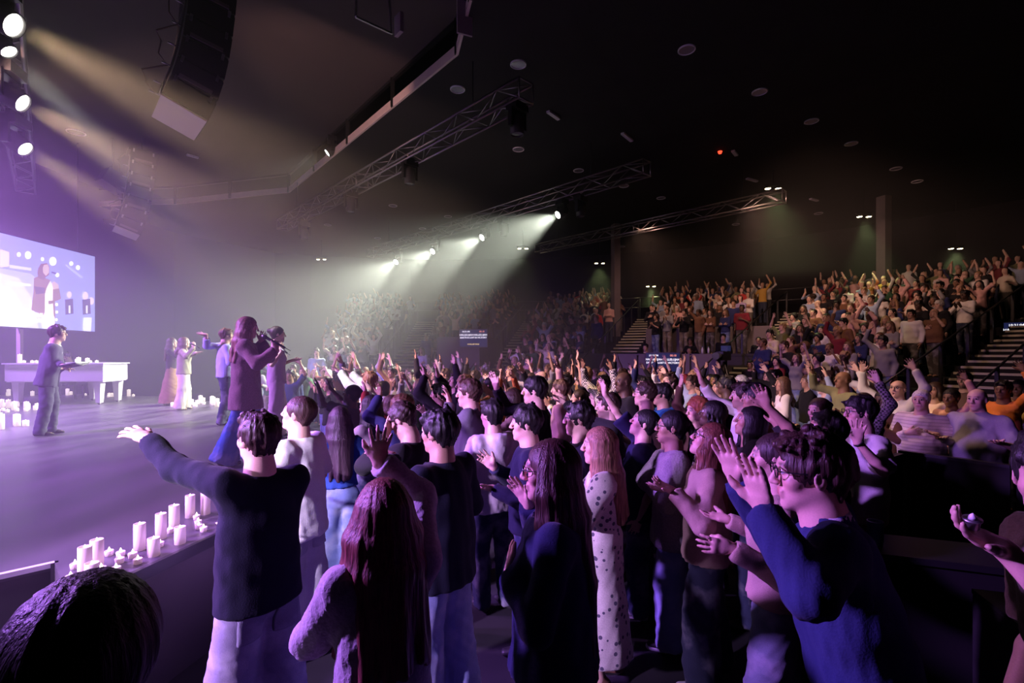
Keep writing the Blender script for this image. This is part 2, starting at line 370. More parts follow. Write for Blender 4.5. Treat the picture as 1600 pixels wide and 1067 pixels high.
def face_tint(v, J, sp, eyes):
    p = (v - J['head']) @ J['Rh'] / J['hs']
    x, y, z = p[:,0], p[:,1], p[:,2]; t = np.ones((len(v),3))
    g = lambda a, w: np.exp(-(a / w) ** 2)
    lip = np.clip(1.5 * g(x, .023) ** 2 * np.maximum(g(z + .056, .008), g(z + .070 + sp.get('mouth',0)*.012, .008)), 0, 1) * (y > .07)
    t *= 1 - lip[:,None] * np.array([.25,.55,.5])
    if sp.get('mouth', 0):
        m = g(x, .015) * g(z + .064 + sp['mouth']*.006, .006 + .005*sp['mouth']) * (y > .06) * (y < .092); t *= 1 - .85 * m[:,None]
    br = np.clip(1.4 * g(np.abs(x) - .033, .020) * g(z - .034, .006), 0, 1) * (y > .055); t *= 1 - .75 * br[:,None]
    e = np.clip(1.5 * g(np.abs(x) - .031, .013) * g(z - .012, .005), 0, 1) * (y > .06); t *= 1 - (.5 if eyes else .75) * e[:,None]
    ck = g(np.abs(x) - .04, .025) * g(z + .025, .025) * (y > .03); t *= 1 - .15 * ck[:,None] * np.array([0,1,1])
    b = sp.get('beard', 0)
    if b:
        m = np.clip((-.028 - z) / .02, 0, 1) * (y > -.01) * (z > -.14); m = m * np.clip(1 - lip, 0, 1)
        t *= 1 - b * m[:,None]
    if sp.get('moustache'):
        m = g(x, .030) * g(z + .043, .008) * (y > .07); t = t * (1 - .8*m[:,None])
    return t

def body_mesh(sp, J, vox):
    F = Field(); s = J['s']; up = J['up']
    head_field(F, J, sp)
    F.cap(up(.90), up(1.30), (.075*s,.055*s), (.075*s,.055*s), (1,0,0), .03)
    F.cap(up(1.39, -.11*s), up(1.39, .11*s), .042*s, None, (0,1,0), .05)
    F.cap(up(1.28), J['neck'], (.08*s,.06*s), .056*s, (1,0,0), .05)
    for nm, sg in (('L',-1), ('R',1)):
        sh, E, W, fd, pn, hd = J[nm]; th = .9 if sp.get('fem') else 1.0
        th *= sp.get('armw', 1)
        F.cap(up(1.38, sg*.08*s), sh, .05*s, .045*s*th, (0,1,0), .04)
        F.cap(sh, E, .047*s*th, .037*s*th, (0,1,0), .02)
        m = E + (W - E) * .3
        F.chain([E, m, W], [.036*s*th,.038*s*th,.024*s*th], (0,1,0), .015)
        hand(F, W, fd, pn, sg, s * sp.get('hands', 1.0) * (.93 if sp.get('fem') else 1.0), hd.get('curl', .22), hd.get('spread', .14), hd.get('grip', False))
    for hip, kn, an in J['legs']:
        bare = sp.get('bottom') is None or sp['bottom'].get('skirt') or sp['bottom'].get('cut', 0) > .1
        F.chain([hip, kn, an, an + V3(0,0,-.03*s)], [.085*s,.055*s,.036*s,.04*s] if bare else [.05*s,.04*s,.03*s,.03*s], (1,0,0), .03)
        F.cap(an + V3(0,-.03*s,-.04*s), an + V3(0,.13*s,-.055*s), .035*s, .026*s, (1,0,0), .02)
    D, lo = F.grid(vox); v, Q = surface(D, lo, vox)
    return np_mesh('body', v, Q, M['skin'], face_tint(v, J, sp, sp.get('eyes', False)))

def hair_mesh(sp, J, vox):
    st = sp['hair']; 
    if st == 'none': return None
    F = Field(); R, hc, q = J['Rh'], J['head'], J['hs']; X = R[:,0]
    P = lambda x, y, z: hc + R @ V3(x, y, z) * q
    vol = sp.get('hvol', 1.0); rs = np.random.RandomState(sp.get('seed', 1))
    if st == 'bald':
        F.ell(P(0,-.022,-.005), (.083*q,.094*q,.045*q), R, .01); F.ell(P(0,.06,.02), (.1*q,.075*q,.12*q), R, .01, 's')
        F.ell(P(0,-.01,.05), (.06*q,.08*q,.05*q), R, .02, 's')
    elif st == 'beanie':
        F.ell(P(0,-.015,.045), (.088*q,.108*q,.090*q), R, .01); F.cap(P(0,-.02,.03), P(0,-.02,.06), (.088*q,.108*q), None, X, .01, 'u', (1,1))
        F.ell(P(0,.03,-.07), (.2*q,.2*q,.095*q), R, .01, 's')
    elif st == 'afro':
        F.ell(P(0,-.025,.055), (.125*q*vol,.125*q*vol,.115*q*vol), R, .02); F.ell(P(0,.125,-.035), (.075*q,.09*q,.105*q), R, .02, 's')
    else:
        t = .010 * vol
        F.ell(P(0,-.018,.034), ((.079+t)*q,(.099+t)*q,(.086+t*1.3)*q), R, .01)
        F.cap(P(0,-.050,.01), P(0,-.055,-.055), (.070*q,.050*q), (.055*q,.036*q), X, .02)
        # hairline over the forehead and round the ears
        F.ell(P(0,.122,-.028), (.074*q,.074*q,.094*q), R, .012, 's')
        for sg in (-1,1): F.ell(P(sg*.09,.015,-.045), (.03*q,.045*q,.05*q), R, .01, 's')
    if st in ('short','fringe','curly','quiff','messy','crop'):
        n = {'short':10,'fringe':14,'curly':34,'quiff':12,'messy':22,'crop':0}[st]
        for i in range(n):
            a = rs.uniform(-2.6, 2.6); e = rs.uniform(.35, 1.3); 
            d = V3(math.sin(a)*math.cos(e), -math.cos(a)*math.cos(e) * .9, math.sin(e))
            c = V3(0,-.016,.036) + d * V3(.082,.100,.090)
            r = .017 if st == 'curly' else .02
            tip = c + (rs.normal(size=3) * .012 + d * .012 + V3(0,.02,0)) if st != 'curly' else c + d * .006
            F.cap(P(*c), P(*tip), r*q, r*.55*q, X, .008)
        if st in ('short','messy','quiff'):
            for i in range(7):
                x = -.045 + .015*i + rs.normal()*.004
                F.cap(P(x*.8,.045,.105), P(x,.088+rs.uniform(0,.01),.085 + (.035 if st=='quiff' else 0)+rs.normal()*.006), .018*q, .009*q, X, .01)
        if st == 'fringe':
            for i in range(9):
                x = -.060 + .015*i
                F.cap(P(x*.7,.035,.108), P(x,.092-abs(x)*.35,.050+rs.normal()*.006), .020*q, .010*q, X, .01)
    if st in ('long','bob','wavy','half'):
        L = sp.get('hlen', .40) if st != 'bob' else .17
        n = 13
        for i in range(n):
            ph = math.radians(-112 + 224*i/(n-1)); sx, cy = math.sin(ph), -math.cos(ph)
            a = P(sx*.074, cy*.088-.012, .035); b = P(sx*.092*vol, cy*.100-.010, -.075)
            c = b + V3(sx*.012, cy*.018 - .01, -.10) ; ln = L * rs.uniform(.94, 1.04)
            e = c + V3(sx*.015 + rs.normal()*.01, (-.035 if abs(ph) < 1.3 else .015) + rs.normal()*.008, -max(.02, ln - .12))
            pts = [a, b, c, e]
            if L < .2: pts = [a, b, b + V3(0, .004, -.06)]
            if st == 'wavy':
                mid = (c + e)/2 + V3(rs.normal()*.022, rs.normal()*.018, 0); pts = [a, b, c, mid, e]
            rr = [.026*q,.030*q,.030*q,.027*q,.018*q][:len(pts)]; rr[-1] = .019*q
            F.chain(pts, rr, X, .022)
        F.ell(P(0,.135,-.045), (.066*q,.070*q,.115*q), R, .012, 's')
    if st == 'bun':
        F.ell(P(0,-.115,.055), (.045*q,.040*q,.042*q), R, .01)
    if st == 'pony':
        F.ell(P(0,-.112,.045), (.026*q,.024*q,.026*q), R, .01)
        a = P(0,-.12,.04); F.chain([a, a+V3(0,-.03,-.07), a+V3(0,-.015,-.2), a+V3(0,.0,-.33)], [.024,.030,.026,.010], X, .01)
    if st == 'braids':
        for i in range(11):
            ph = math.radians(-120+24*i); a = P(math.sin(ph)*.085, -math.cos(ph)*.1, .0)
            F.chain([a, a+V3(math.sin(ph)*.02,-.01,-.14), a+V3(math.sin(ph)*.02,-.01,-.34)], [.014,.013,.008], X, .006)
    D, lo = F.grid(vox); v, Q = surface(D, lo, vox)
    n = normals(v, Q); pl = (v - hc) @ R / q
    az = np.arctan2(pl[:,0], -pl[:,1] + .01)
    rip = np.sin(az*19 + np.sin(pl[:,2]*18+az*3)*1.3)*.0030 + np.sin(az*33 + 2 + np.sin(pl[:,2]*14)*1.6)*.0022 + wobble(v, .0016, 90, 7, (1,1,.3))
    if st in ('short','fringe','messy','quiff'): rip = rip + wobble(v, .0040, 75, 9, (1,1,.45)) + np.abs(wobble(v, .004, 150, 10, (1,1,.35)))
    if st in ('curly','afro'): rip = wobble(v, .006, 130, 3)
    if st in ('long','wavy','crop','bun','pony','bob'): rip = rip * .45
    if st == 'beanie': rip = 0 * rip
    v = v + n * (rip[:,None] if hasattr(rip,'shape') else rip)
    return np_mesh('hair', v, Q, M['knit'] if st == 'beanie' else M['hair'])

def top_field(sp, J, g=0.0):
    """shirt, jumper, jacket, coat or dress bodice; g = extra thickness"""
    F = Field(); s = J['s']; up = J['up']; o = sp['top']; fem = sp.get('fem', False); bulk = sp.get('bulk', 1.0)
    e = o.get('loose', .012) + g; hem = o.get('hem', .86); sh = J['sh']
    cx, cy = (sh*.86 + e), ((.098 if fem else .108)*s*(.4+.6*bulk) + e)
    wx, wy = ((.125 if fem else .148)*s*bulk + e*1.6), ((.090 if fem else .102)*s*bulk + e*1.5)
    bx_, by_ = ((.158 if fem else .155)*s*bulk + e*1.6), ((.110 if fem else .108)*s*bulk + e*1.6)
    F.cap(up(1.20), up(1.36), (cx*.96,cy), (cx*.92,cy*.92), (1,0,0), .04)
    F.cap(up(1.380, -sh*.66), up(1.380, sh*.66), .052*s+e*.5, None, (0,1,0), .05)
    F.cap(up(1.36), up(1.455), (cx*.60,cy*.75), (.066*s+e*.5,.062*s+e*.4), (1,0,0), .04, 'u', (0,1))
    F.cap(up(1.06), up(1.21), (wx,wy), (cx*.95,cy), (1,0,0), .05)
    if hem < 1.03: F.cap(up(hem), up(1.07), (bx_*o.get('flare',1),by_*o.get('flare',1)), (wx,wy), (1,0,0), .03, 'u', (1,0))
    if bulk > 1.15 and not fem: F.ell(up(1.10, 0, .045*s), (wx*.93, wy*1.08, .16*s), J['Rt'], .05)
    if fem:
        for sg in (-1,1): F.ell(up(1.255, sg*.070*s, .075*s*bulk+e*.5), (.062*s,.055*s,.06*s), J['Rt'], .05)
    if o.get('collar'): F.cap(up(1.44,0,-.012*s), up(1.51,0,-.012*s), (.078*s,.072*s), (.072*s,.068*s), (1,0,0), .012, 'u', (0,1))
    if o.get('hood'):
        F.cap(up(1.44,-.07*s,-.09*s), up(1.44,.07*s,-.09*s), .05*s, None, (0,1,0), .03); F.ell(up(1.40,0,-.125*s), (.10*s,.05*s,.09*s), J['Rt'], .04)
    sl = o.get('sleeve', 1.0)
    if sl > 0:
        for nm in ('L','R'):
            shp, E, W, fd, pn, hd = J[nm]; w = o.get('sw', 1.0) * (.92 if fem else 1.0)
            F.cap(up(1.37, (-1 if nm=='L' else 1)*sh*.55), shp, .062*s+e*.3, .051*s*w+e*.55, (0,1,0), .05)
            if sl <= .5:
                b = shp + (E - shp) * (sl*2); F.cap(shp, b, .053*s*w+e*.6, .060*s*w+e*.9, (0,1,0), .04, 'u', (0,1))
            else:
                fr = (sl - .5)*2; b = E + (W - E) * min(fr, .97)
                F.cap(shp, E, .053*s*w+e*.55, .047*s*w+e*.55, (0,1,0), .04)
                F.cap(E, b, .047*s*w+e*.55, (.050-.014*fr)*s*w+e*.6, (0,1,0), .03, 'u', (0,1))
    if o.get('skirt'):
        z0, fl = o['skirt']; F.ell(J['pel'], (.185*s,.145*s,.20*s), None, .05); F.cap(J['pel']+V3(0,0,(z0-.93)*s), up(1.0), (.155*s*fl,.135*s*fl), (wx*1.02,wy*1.02), (1,0,0), .05, 'u', (1,0))
    # neck opening
    nd = o.get('neck', .02)
    if nd and not o.get('collar'): F.ell(up(1.475, 0, .035*s), (.070*s,.062*s,(.03+nd)*s), J['Rt'], .012, 's')
    if o.get('open'):  # jacket front left open
        F.cap(up(1.46,0,.16*s), up(hem-.03,0,.20*s), (.030*s,.14*s), (.055*s,.16*s), (1,0,0), .02, 's')
    return F

def top_mesh(sp, J, vox):
    F = top_field(sp, J); D, lo = F.grid(vox); v, Q = surface(D, lo, vox)
    n = normals(v, Q); f = sp['top'].get('folds', 1.0); sd = sp.get('seed', 1)
    w = wobble(v, .0050*f, 26, sd, (1,1,.55)) + wobble(v, .0028*f, 62, sd+5, (1,1,.6))
    v = v + n * w[:,None]
    return np_mesh('top', v, Q, M[sp['top'].get('mat', 'cloth')])

def bottom_field(sp, J, g=0.0):
    F = Field(); s = J['s']; o = sp['bottom']; fem = sp.get('fem', False); bulk = sp.get('bulk', 1.0); up = J['up']
    e = .008 + g; hx = (.150 if not fem else .155)*s*bulk + e; hy = (.104 if not fem else .108)*s*bulk + e
    rk, rh = o.get('knee', .072)*s + e, o.get('hemr', .068)*s + e
    if o.get('skirt'):
        F.cap(J['pel']+V3(0,0,(o['skirt']-.93)*s), J['pel'], (o.get('hemr',.22)*s,o.get('hemr',.22)*s*.85), (hx,hy), (1,0,0), .03, 'u', (1,0))
        F.cap(J['pel'], up(1.05), (hx,hy), (hx*.84,hy*.88), (1,0,0), .03, 'u', (0,1)); return F
    F.cap(J['pel']+V3(0,0,-.06*s), up(o.get('rise',1.03)), (hx,hy), (hx*.86,hy*.9), (1,0,0), .03, 'u', (0,1))
    F.ell(J['pel']+V3(0,-.045*s,-.045*s), (hx*.88,.085*s*bulk+g,.095*s), None, .04)
    for hip, kn, an in J['legs']:
        lo_ = o.get('cut', .03)
        if sp.get('sit'): end = an + V3(0,0,-.04*s)
        else: end = an + (an - kn) / np.linalg.norm(an - kn) * (an[2] - lo_*s)
        F.cap(hip+V3(0,0,-.02*s), kn, .092*s*bulk+e, rk, (1,0,0), .03)
        F.cap(kn, end, rk, rh, (1,0,0), .02, 'u', (0,1))
    return F
def bottom_mesh(sp, J, vox):
    F = bottom_field(sp, J); D, lo = F.grid(vox); v, Q = surface(D, lo, vox)
    n = normals(v, Q); f = sp['bottom'].get('folds', 1.0); sd = sp.get('seed', 1)
    z = v[:,2] / J['s']; low = 1 + .9*np.exp(-((z-.12)/.14)**2) + .6*np.exp(-((z-.48)/.1)**2)
    w = (wobble(v, .0050*f, 24, sd+9, (1,1,.8)) + wobble(v, .003*f, 55, sd+11, (1,1,1.2))) * low
    v = v + n * w[:,None]
    return np_mesh('bottom', v, Q, M[sp['bottom'].get('mat', 'denim')])

def patch(field_fn, sp, J, vox, box, mat, g=.006, name='patch'):
    """a thin piece lying on a garment: the garment thickened by g, kept inside an oriented box"""
    c, R, half = box
    F = field_fn(sp, J, g); F2 = field_fn(sp, J, -.004)
    D, lo = F.grid(vox); D2 = np.full(D.shape, .06, dtype=F32)
    xs = [lo[i] + np.arange(D.shape[i])*vox for i in range(3)]
    X = np.stack(np.meshgrid(*xs, indexing='ij'), -1) - c
    q = np.abs(X @ R) - np.asarray(half)
    D = np.maximum(D, q.max(-1).astype(F32))
    if not (D < 0).any(): return None
    v, Q = surface(D, lo, vox, 0)
    return np_mesh(name, v, Q, mat)

def shoe_mesh(J, i, sp, vox):
    F = Field(); s = J['s']; hip, kn, an = J['legs'][i]; b = V3(an[0], an[1], 0)
    F.cap(b+V3(0,-.045*s,.042*s), b+V3(0,.07*s,.040*s), (.038*s,.040*s), (.046*s,.036*s), (1,0,0), .02)
    F.cap(b+V3(0,.07*s,.036*s), b+V3(0,.155*s,.028*s), (.046*s,.034*s), (.036*s,.024*s), (1,0,0), .02)
    F.cap(b+V3(0,-.02*s,.06*s), b+V3(0,.0,.105*s), .042*s, .040*s, (1,0,0), .02, 'u', (0,1))
    F.cap(b+V3(0,.04*s,-.13), b+V3(0,.04*s,.004), .3, .3, (1,0,0), .002, 's', (1,1))
    D, lo = F.grid(vox); v, Q = surface(D, lo, vox)
    v[:,2] = np.maximum(v[:,2], 0.0)
    return np_mesh('shoe', v, Q, M['shoe'])
def sole_mesh(J, i, sp, vox):
    F = Field(); s = J['s']; hip, kn, an = J['legs'][i]; b = V3(an[0], an[1], 0)
    F.cap(b+V3(0,-.045*s,.012), b+V3(0,.06*s,.012), (.042*s,.030), (.050*s,.030), (1,0,0), .01)
    F.cap(b+V3(0,.06*s,.012), b+V3(0,.155*s,.012), (.050*s,.030), (.040*s,.030), (1,0,0), .01)
    D, lo = F.grid(vox); v, Q = surface(D, lo, vox); v[:,2] = np.clip(v[:,2], 0.0, .028)
    return np_mesh('sole', v, Q, M['shoe'])

def tube_mesh(name, paths, r, mat, seg=6):
    """round tubes along polylines, one mesh"""
    vs, fs = [], []
    for pts in paths:
        pts = [np.asarray(p, float) for p in pts]; n0 = len(vs)
        for i, p in enumerate(pts):
            t = unit(pts[min(i+1, len(pts)-1)] - pts[max(i-1, 0)])
            u = unit(np.cross(t, V3(.31,.52,.79))); w = np.cross(t, u)
            rr = r[i] if isinstance(r, (list,tuple)) else r
            for k in range(seg):
                a = 2*math.pi*k/seg; vs.append(p + (u*math.cos(a) + w*math.sin(a))*rr)
        for i in range(len(pts)-1):
            for k in range(seg):
                a = n0+i*seg+k; b = n0+i*seg+(k+1)%seg; fs.append((a, b, b+seg, a+seg))
        fs.append(tuple(range(n0+seg-1, n0-1, -1))); fs.append(tuple(range(len(vs)-seg, len(vs))))
    me = bpy.data.meshes.new(name); me.from_pydata([tuple(v) for v in vs], [], fs); me.materials.append(mat)
    for p in me.polygons: p.use_smooth = len(p.vertices) == 4
    return me
def glasses_mesh(J, thick=.0022):
    R, hc, q = J['Rh'], J['head'], J['hs']; P = lambda x, y, z: hc + R @ V3(x, y, z)*q
    paths = []
    for sg in (-1,1):
        paths.append([P(sg*.035 + .024*math.cos(a), .106 - .10*abs(.024*math.cos(a)*0), .010 + .019*math.sin(a)) for a in [2*math.pi*i/16 for i in range(17)]])
        paths.append([P(sg*.059,.104,.016), P(sg*.079,.080,.016), P(sg*.085,-.005,.014), P(sg*.084,-.02,.004)])
    paths.append([P(-.011,.107,.016), P(0,.109,.019), P(.011,.107,.016)])
    return tube_mesh('glasses', paths, thick, M['black_plastic'], 6)
def eye_mesh(J, sg):
    R, hc, q = J['Rh'], J['head'], J['hs']
    vs, fs = [], []; n, m = 12, 8
    for i in range(m+1):
        th = math.pi*i/m
        for k in range(n):
            a = 2*math.pi*k/n
            p = V3(math.sin(th)*math.cos(a), math.cos(th), math.sin(th)*math.sin(a)) * .0125
            vs.append(tuple(hc + R @ (V3(sg*.031,.0835,.012) + p)*q))
    for i in range(m):
        for k in range(n): fs.append((i*n+k, i*n+(k+1)%n, (i+1)*n+(k+1)%n, (i+1)*n+k))
    me = bpy.data.meshes.new('eye'); me.from_pydata(vs, [], fs); me.materials.append(M['eye_white']); me.materials.append(M['eye_dark'])
    for j, p in enumerate(me.polygons): p.use_smooth = True; p.material_index = 1 if j < n*2 else 0
    return me

def build_figure(sp, vox_body, vox_cloth, vox_hair):
    J = pose(sp); out = {'J': J, 'sp': sp}
    out['body'] = body_mesh(sp, J, vox_body); out['hair'] = hair_mesh(sp, J, vox_hair)
    if sp.get('top'): out['top'] = top_mesh(sp, J, vox_cloth)
    if sp.get('bottom') is not None: out['bottom'] = bottom_mesh(sp, J, vox_cloth)
    return out
def recolor(o, c):
    o.color = (c[0], c[1], c[2], 1.0)
NAMES_TOP = {'tee':'t_shirt','jumper':'jumper','jacket':'jacket','shirt':'shirt','coat':'coat','hoodie':'hoodie','dress':'dress','cardigan':'cardigan','polo':'polo_shirt','top':'top','blazer':'blazer','sweater':'sweater','kimono':'overshirt'}
def place_figure(fig, loc, heading, cols, label, group=None, extra=True):
    """one person: the body mesh on top, hair and clothing as its children"""
    sp = fig['sp']; root = bpy.data.objects.new('person', fig['body']); COL.objects.link(root)
    root.location = loc; root.rotation_euler = (0, 0, math.radians(heading - 90)); recolor(root, cols['skin'])
    root['label'] = label; root['category'] = 'person'
    if group: root['group'] = group
    def kid(name, me, c, par=root):
        if me is None: return None
        o = bpy.data.objects.new(name, me); COL.objects.link(o); o.parent = par; recolor(o, c); return o
    kid('beanie' if sp['hair']=='beanie' else 'hair', fig.get('hair'), cols['hair'])
    if fig.get('top'): root_top = kid(NAMES_TOP[sp['top'].get('kind','tee')], fig['top'], cols['top'])
    if fig.get('bottom'): kid('skirt' if sp['bottom'].get('skirt') else 'trousers', fig['bottom'], cols['bottom'])
    if extra and sp.get('shoes', True) and 'shoe_v' in sp:
        for i in (0,1):
            so = kid('shoe', shoe_mesh(fig['J'], i, sp, sp['shoe_v']), cols.get('shoe', (.02,.02,.02)))
            if cols.get('sole'): kid('sole', sole_mesh(fig['J'], i, sp, sp['shoe_v']), cols['sole'], so)
    if extra and sp.get('eyes'):
        for sg in (-1,1): kid('eye', eye_mesh(fig['J'], sg), (1,1,1))
    if extra and sp.get('glasses'): kid('glasses', glasses_mesh(fig['J']), (0,0,0))
    return root
# ------------------------------------------------------------------ mesh helpers
class MB:
    """collects boxes, prisms and tubes for ONE mesh"""
    def __init__(self): self.v = []; self.f = []; self.m = []; self.sm = []
    def add(self, vs, fs, mi=0, sm=False):
        n = len(self.v); self.v += [tuple(p) for p in vs]; self.f += [tuple(i + n for i in f) for f in fs]; self.m += [mi]*len(fs); self.sm += [sm]*len(fs); return self
    def box(self, c, h, X=(1,0,0), Y=(0,1,0), Z=(0,0,1), mi=0):
        c = Vector(c); X, Y, Z = Vector(X).normalized()*h[0], Vector(Y).normalized()*h[1], Vector(Z).normalized()*h[2]
        vs = [c + X*a + Y*b + Z*d for a in (-1,1) for b in (-1,1) for d in (-1,1)]
        return self.add(vs, [(0,1,3,2),(4,6,7,5),(0,4,5,1),(2,3,7,6),(0,2,6,4),(1,5,7,3)], mi)
    def beam(self, a, b, w, h, mi=0, up=(0,0,1)):
        a, b = Vector(a), Vector(b); d = (b - a); L = d.length; d.normalize(); U = Vector(up); S = d.cross(U)
        if S.length < 1e-4: S = d.cross(Vector((1,0,0)))
        S.normalize(); U = S.cross(d)
        return self.box((a+b)/2, (w/2, L/2, h/2), S, d, U, mi)
    def tube(self, a, b, r, seg=8, mi=0, r2=None):
        a, b = Vector(a), Vector(b); d = (b - a).normalized(); u = d.orthogonal().normalized(); w = d.cross(u); r2 = r if r2 is None else r2
        vs = [a + (u*math.cos(t) + w*math.sin(t))*r for t in [6.28319*k/seg for k in range(seg)]] + [b + (u*math.cos(t) + w*math.sin(t))*r2 for t in [6.28319*k/seg for k in range(seg)]]
        n = len(self.v); self.add(vs, [(k,(k+1)%seg,seg+(k+1)%seg,seg+k) for k in range(seg)], mi, True)
        self.f += [tuple(n+k for k in reversed(range(seg))), tuple(n+seg+k for k in range(seg))]; self.m += [mi, mi]; self.sm += [False, False]; return self
    def lathe(self, prof, c=(0,0,0), seg=20, mi=0, axis=(0,0,1)):
        A = Vector(axis).normalized(); u = A.orthogonal().normalized(); w = A.cross(u); c = Vector(c)
        vs = [c + A*z + (u*math.cos(6.28319*k/seg) + w*math.sin(6.28319*k/seg))*r for r, z in prof for k in range(seg)]
        fs = [(i*seg+k, i*seg+(k+1)%seg, (i+1)*seg+(k+1)%seg, (i+1)*seg+k) for i in range(len(prof)-1) for k in range(seg)]
        return self.add(vs, fs, mi, True)
    def prism(self, pts, z0, z1, mi=0):
        n = len(pts); vs = [(p[0],p[1],z0) for p in pts] + [(p[0],p[1],z1) for p in pts]
        return self.add(vs, [tuple(reversed(range(n))), tuple(range(n,2*n))] + [(k,(k+1)%n,n+(k+1)%n,n+k) for k in range(n)], mi)
    def poly(self, pts, mi=0): return self.add(pts, [tuple(range(len(pts)))], mi)
    def mesh(self, name, *mats):
        me = bpy.data.meshes.new(name); me.from_pydata(self.v, [], self.f)
        for m in mats: me.materials.append(m)
        me.polygons.foreach_set('material_index', self.m); me.polygons.foreach_set('use_smooth', self.sm); me.update(); return me
def link(name, me, parent=None, loc=None, rot=None):
    o = bpy.data.objects.new(name, me); COL.objects.link(o)
    if parent is not None: o.parent = parent
    if loc is not None: o.location = loc
    if rot is not None: o.rotation_euler = rot
    return o
def tag(o, label, cat, group=None):
    o['label'] = label; o['category'] = cat
    if group: o['group'] = group
    return o
def thing(name, label, cat, loc=(0,0,0), rotz=0, group=None):
    o = bpy.data.objects.new(name, None); COL.objects.link(o); o.location = loc; o.rotation_euler = (0,0,rotz); o.empty_display_size = .1
    return tag(o, label, cat, group)
def struct(name, me, parent=None, loc=None, rot=None):
    o = link(name, me, parent, loc, rot)
    if parent is None: o['kind'] = 'structure'
    return o
def text_mesh(body, size, mat_, align='CENTER', ext=.002):
    cu = bpy.data.curves.new('t', 'FONT'); cu.body = body; cu.size = size; cu.align_x = align; cu.align_y = 'CENTER'; cu.extrude = ext; cu.resolution_u = 2; cu.offset = size*.012; cu.space_word = .75
    o = bpy.data.objects.new('t', cu); COL.objects.link(o); dg = bpy.context.evaluated_depsgraph_get()
    me = bpy.data.meshes.new_from_object(o.evaluated_get(dg)); bpy.data.objects.remove(o); bpy.data.curves.remove(cu)
    me.materials.clear(); me.materials.append(mat_); return me
# ------------------------------------------------------------------ hall materials
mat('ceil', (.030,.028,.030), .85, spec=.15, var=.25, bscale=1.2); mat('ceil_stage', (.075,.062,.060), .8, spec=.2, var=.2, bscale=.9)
mat('wall', (.020,.018,.022), .9, spec=.1, var=.2, bscale=2); mat('floor', (.022,.021,.024), .75, spec=.25, var=.4, bscale=3)
mat('lip', (.75,.60,.57), .6, var=.1, bscale=5); mat('tier', (.020,.019,.021), .9, spec=.1, var=.3, bscale=4)
mat('nosing', (.50,.47,.36), .5); mat('bright_edge', (.90,.89,.92), .3, .1); mat('wood', (.42,.28,.11), .55, var=.25, bscale=12); mat('booth', (.16,.13,.14), .7, var=.1, bscale=6); mat('booth_dark', (.05,.043,.046), .7)
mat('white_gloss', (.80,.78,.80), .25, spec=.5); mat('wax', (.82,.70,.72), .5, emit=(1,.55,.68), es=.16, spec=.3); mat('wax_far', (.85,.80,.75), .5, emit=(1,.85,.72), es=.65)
mat('flame', (1,.9,.7), .5, emit=(1,.82,.55), es=6); mat('tape', (.5,.5,.55), .5); mat('red_led', (.5,.02,.02), .4, emit=(1,.05,.02), es=3)
mat('lamp_hot', (1,1,1), .3, emit=(1,.97,.86), es=25); mat('lamp_warm', (1,.9,.7), .3, emit=(1,.80,.45), es=30); mat('lens_dark', (.10,.10,.12), .08, spec=.8)
mat('disc', (.80,.74,.86), .35, spec=.5); mat('plenum', (.35,.16,.12), .8, var=.4, bscale=4); mat('blue_cup', (.10,.22,.42), .35, var=.15, bscale=30)
mat('grille', (.012,.012,.013), .6, bump=.6, bscale=220); mat('box_paint', (.035,.033,.034), .6); mat('box_end', (.36,.29,.33), .5); mat('cable', (.20,.16,.13), .6)
mat('txt', (1,1,1), .5, emit=(.95,.95,1), es=1.1); mat('txt_yel', (1,.8,.3), .5, emit=(1,.75,.25), es=.8); mat('scr_dark', (.01,.01,.03), .2, emit=(.03,.04,.16), es=.35); mat('txt_red', (1,.4,.3), .5, emit=(1,.35,.2), es=.7)
def stage_mat():
    m, nt, b = nodes('stage'); L = nt.links.new
    tc = N(nt,'ShaderNodeTexCoord'); mp = N(nt,'ShaderNodeMapping'); mp.inputs['Scale'].default_value = (1.2,.25,1); mp.inputs['Rotation'].default_value = (0,0,math.radians(45)); L(tc.outputs['Object'], mp.inputs[0])
    nz = N(nt,'ShaderNodeTexNoise'); nz.inputs['Scale'].default_value = 2.2; nz.inputs['Detail'].default_value = 6; L(mp.outputs[0], nz.inputs['Vector'])
    cr = N(nt,'ShaderNodeValToRGB'); cr.color_ramp.elements[0].color = (.055,.050,.055,1); cr.color_ramp.elements[1].color = (.11,.10,.105,1); cr.color_ramp.elements[0].position = .35; cr.color_ramp.elements[1].position = .7
    L(nz.outputs['Fac'], cr.inputs[0]); L(cr.outputs[0], b.inputs['Base Color'])
    mr = N(nt,'ShaderNodeMapRange'); mr.inputs['To Min'].default_value = .28; mr.inputs['To Max'].default_value = .5; L(nz.outputs['Fac'], mr.inputs['Value']); L(mr.outputs[0], b.inputs['Roughness'])
    b.inputs['Specular IOR Level'].default_value = .55
stage_mat()
# ------------------------------------------------------------------ shell
FC = (-3.5, 2.5)   # centre of the seating fan
def fan(a, r, z=0): t = math.radians(a); return (FC[0] + math.cos(t)*r, FC[1] + math.sin(t)*r, z)
CEIL, SCEIL = 8.1, 8.8
struct('floor', MB().prism([(-18,-5),(28,-5),(28,34),(-18,34)], -.1, 0).mesh('floor', M['floor']))
SCP = [(-.2,-5),(-.7,8.2),(-1.1,9.7),(-8.3,18),(-13.5,19.4),(-18,19.8)]
struct('ceiling', MB().prism(SCP + [(-18,34),(28,34),(28,-5)], CEIL, CEIL+.06).mesh('ceiling', M['ceil']))
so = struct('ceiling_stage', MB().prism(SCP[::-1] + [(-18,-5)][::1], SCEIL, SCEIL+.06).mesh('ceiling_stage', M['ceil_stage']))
wm = MB()
WP = [(-16.8,-5),(-16.8,24),fan(112,28.5)[:2]] + [fan(a,28.5)[:2] for a in range(108,12,-6)] + [(27.5,8),(27.5,-5)]
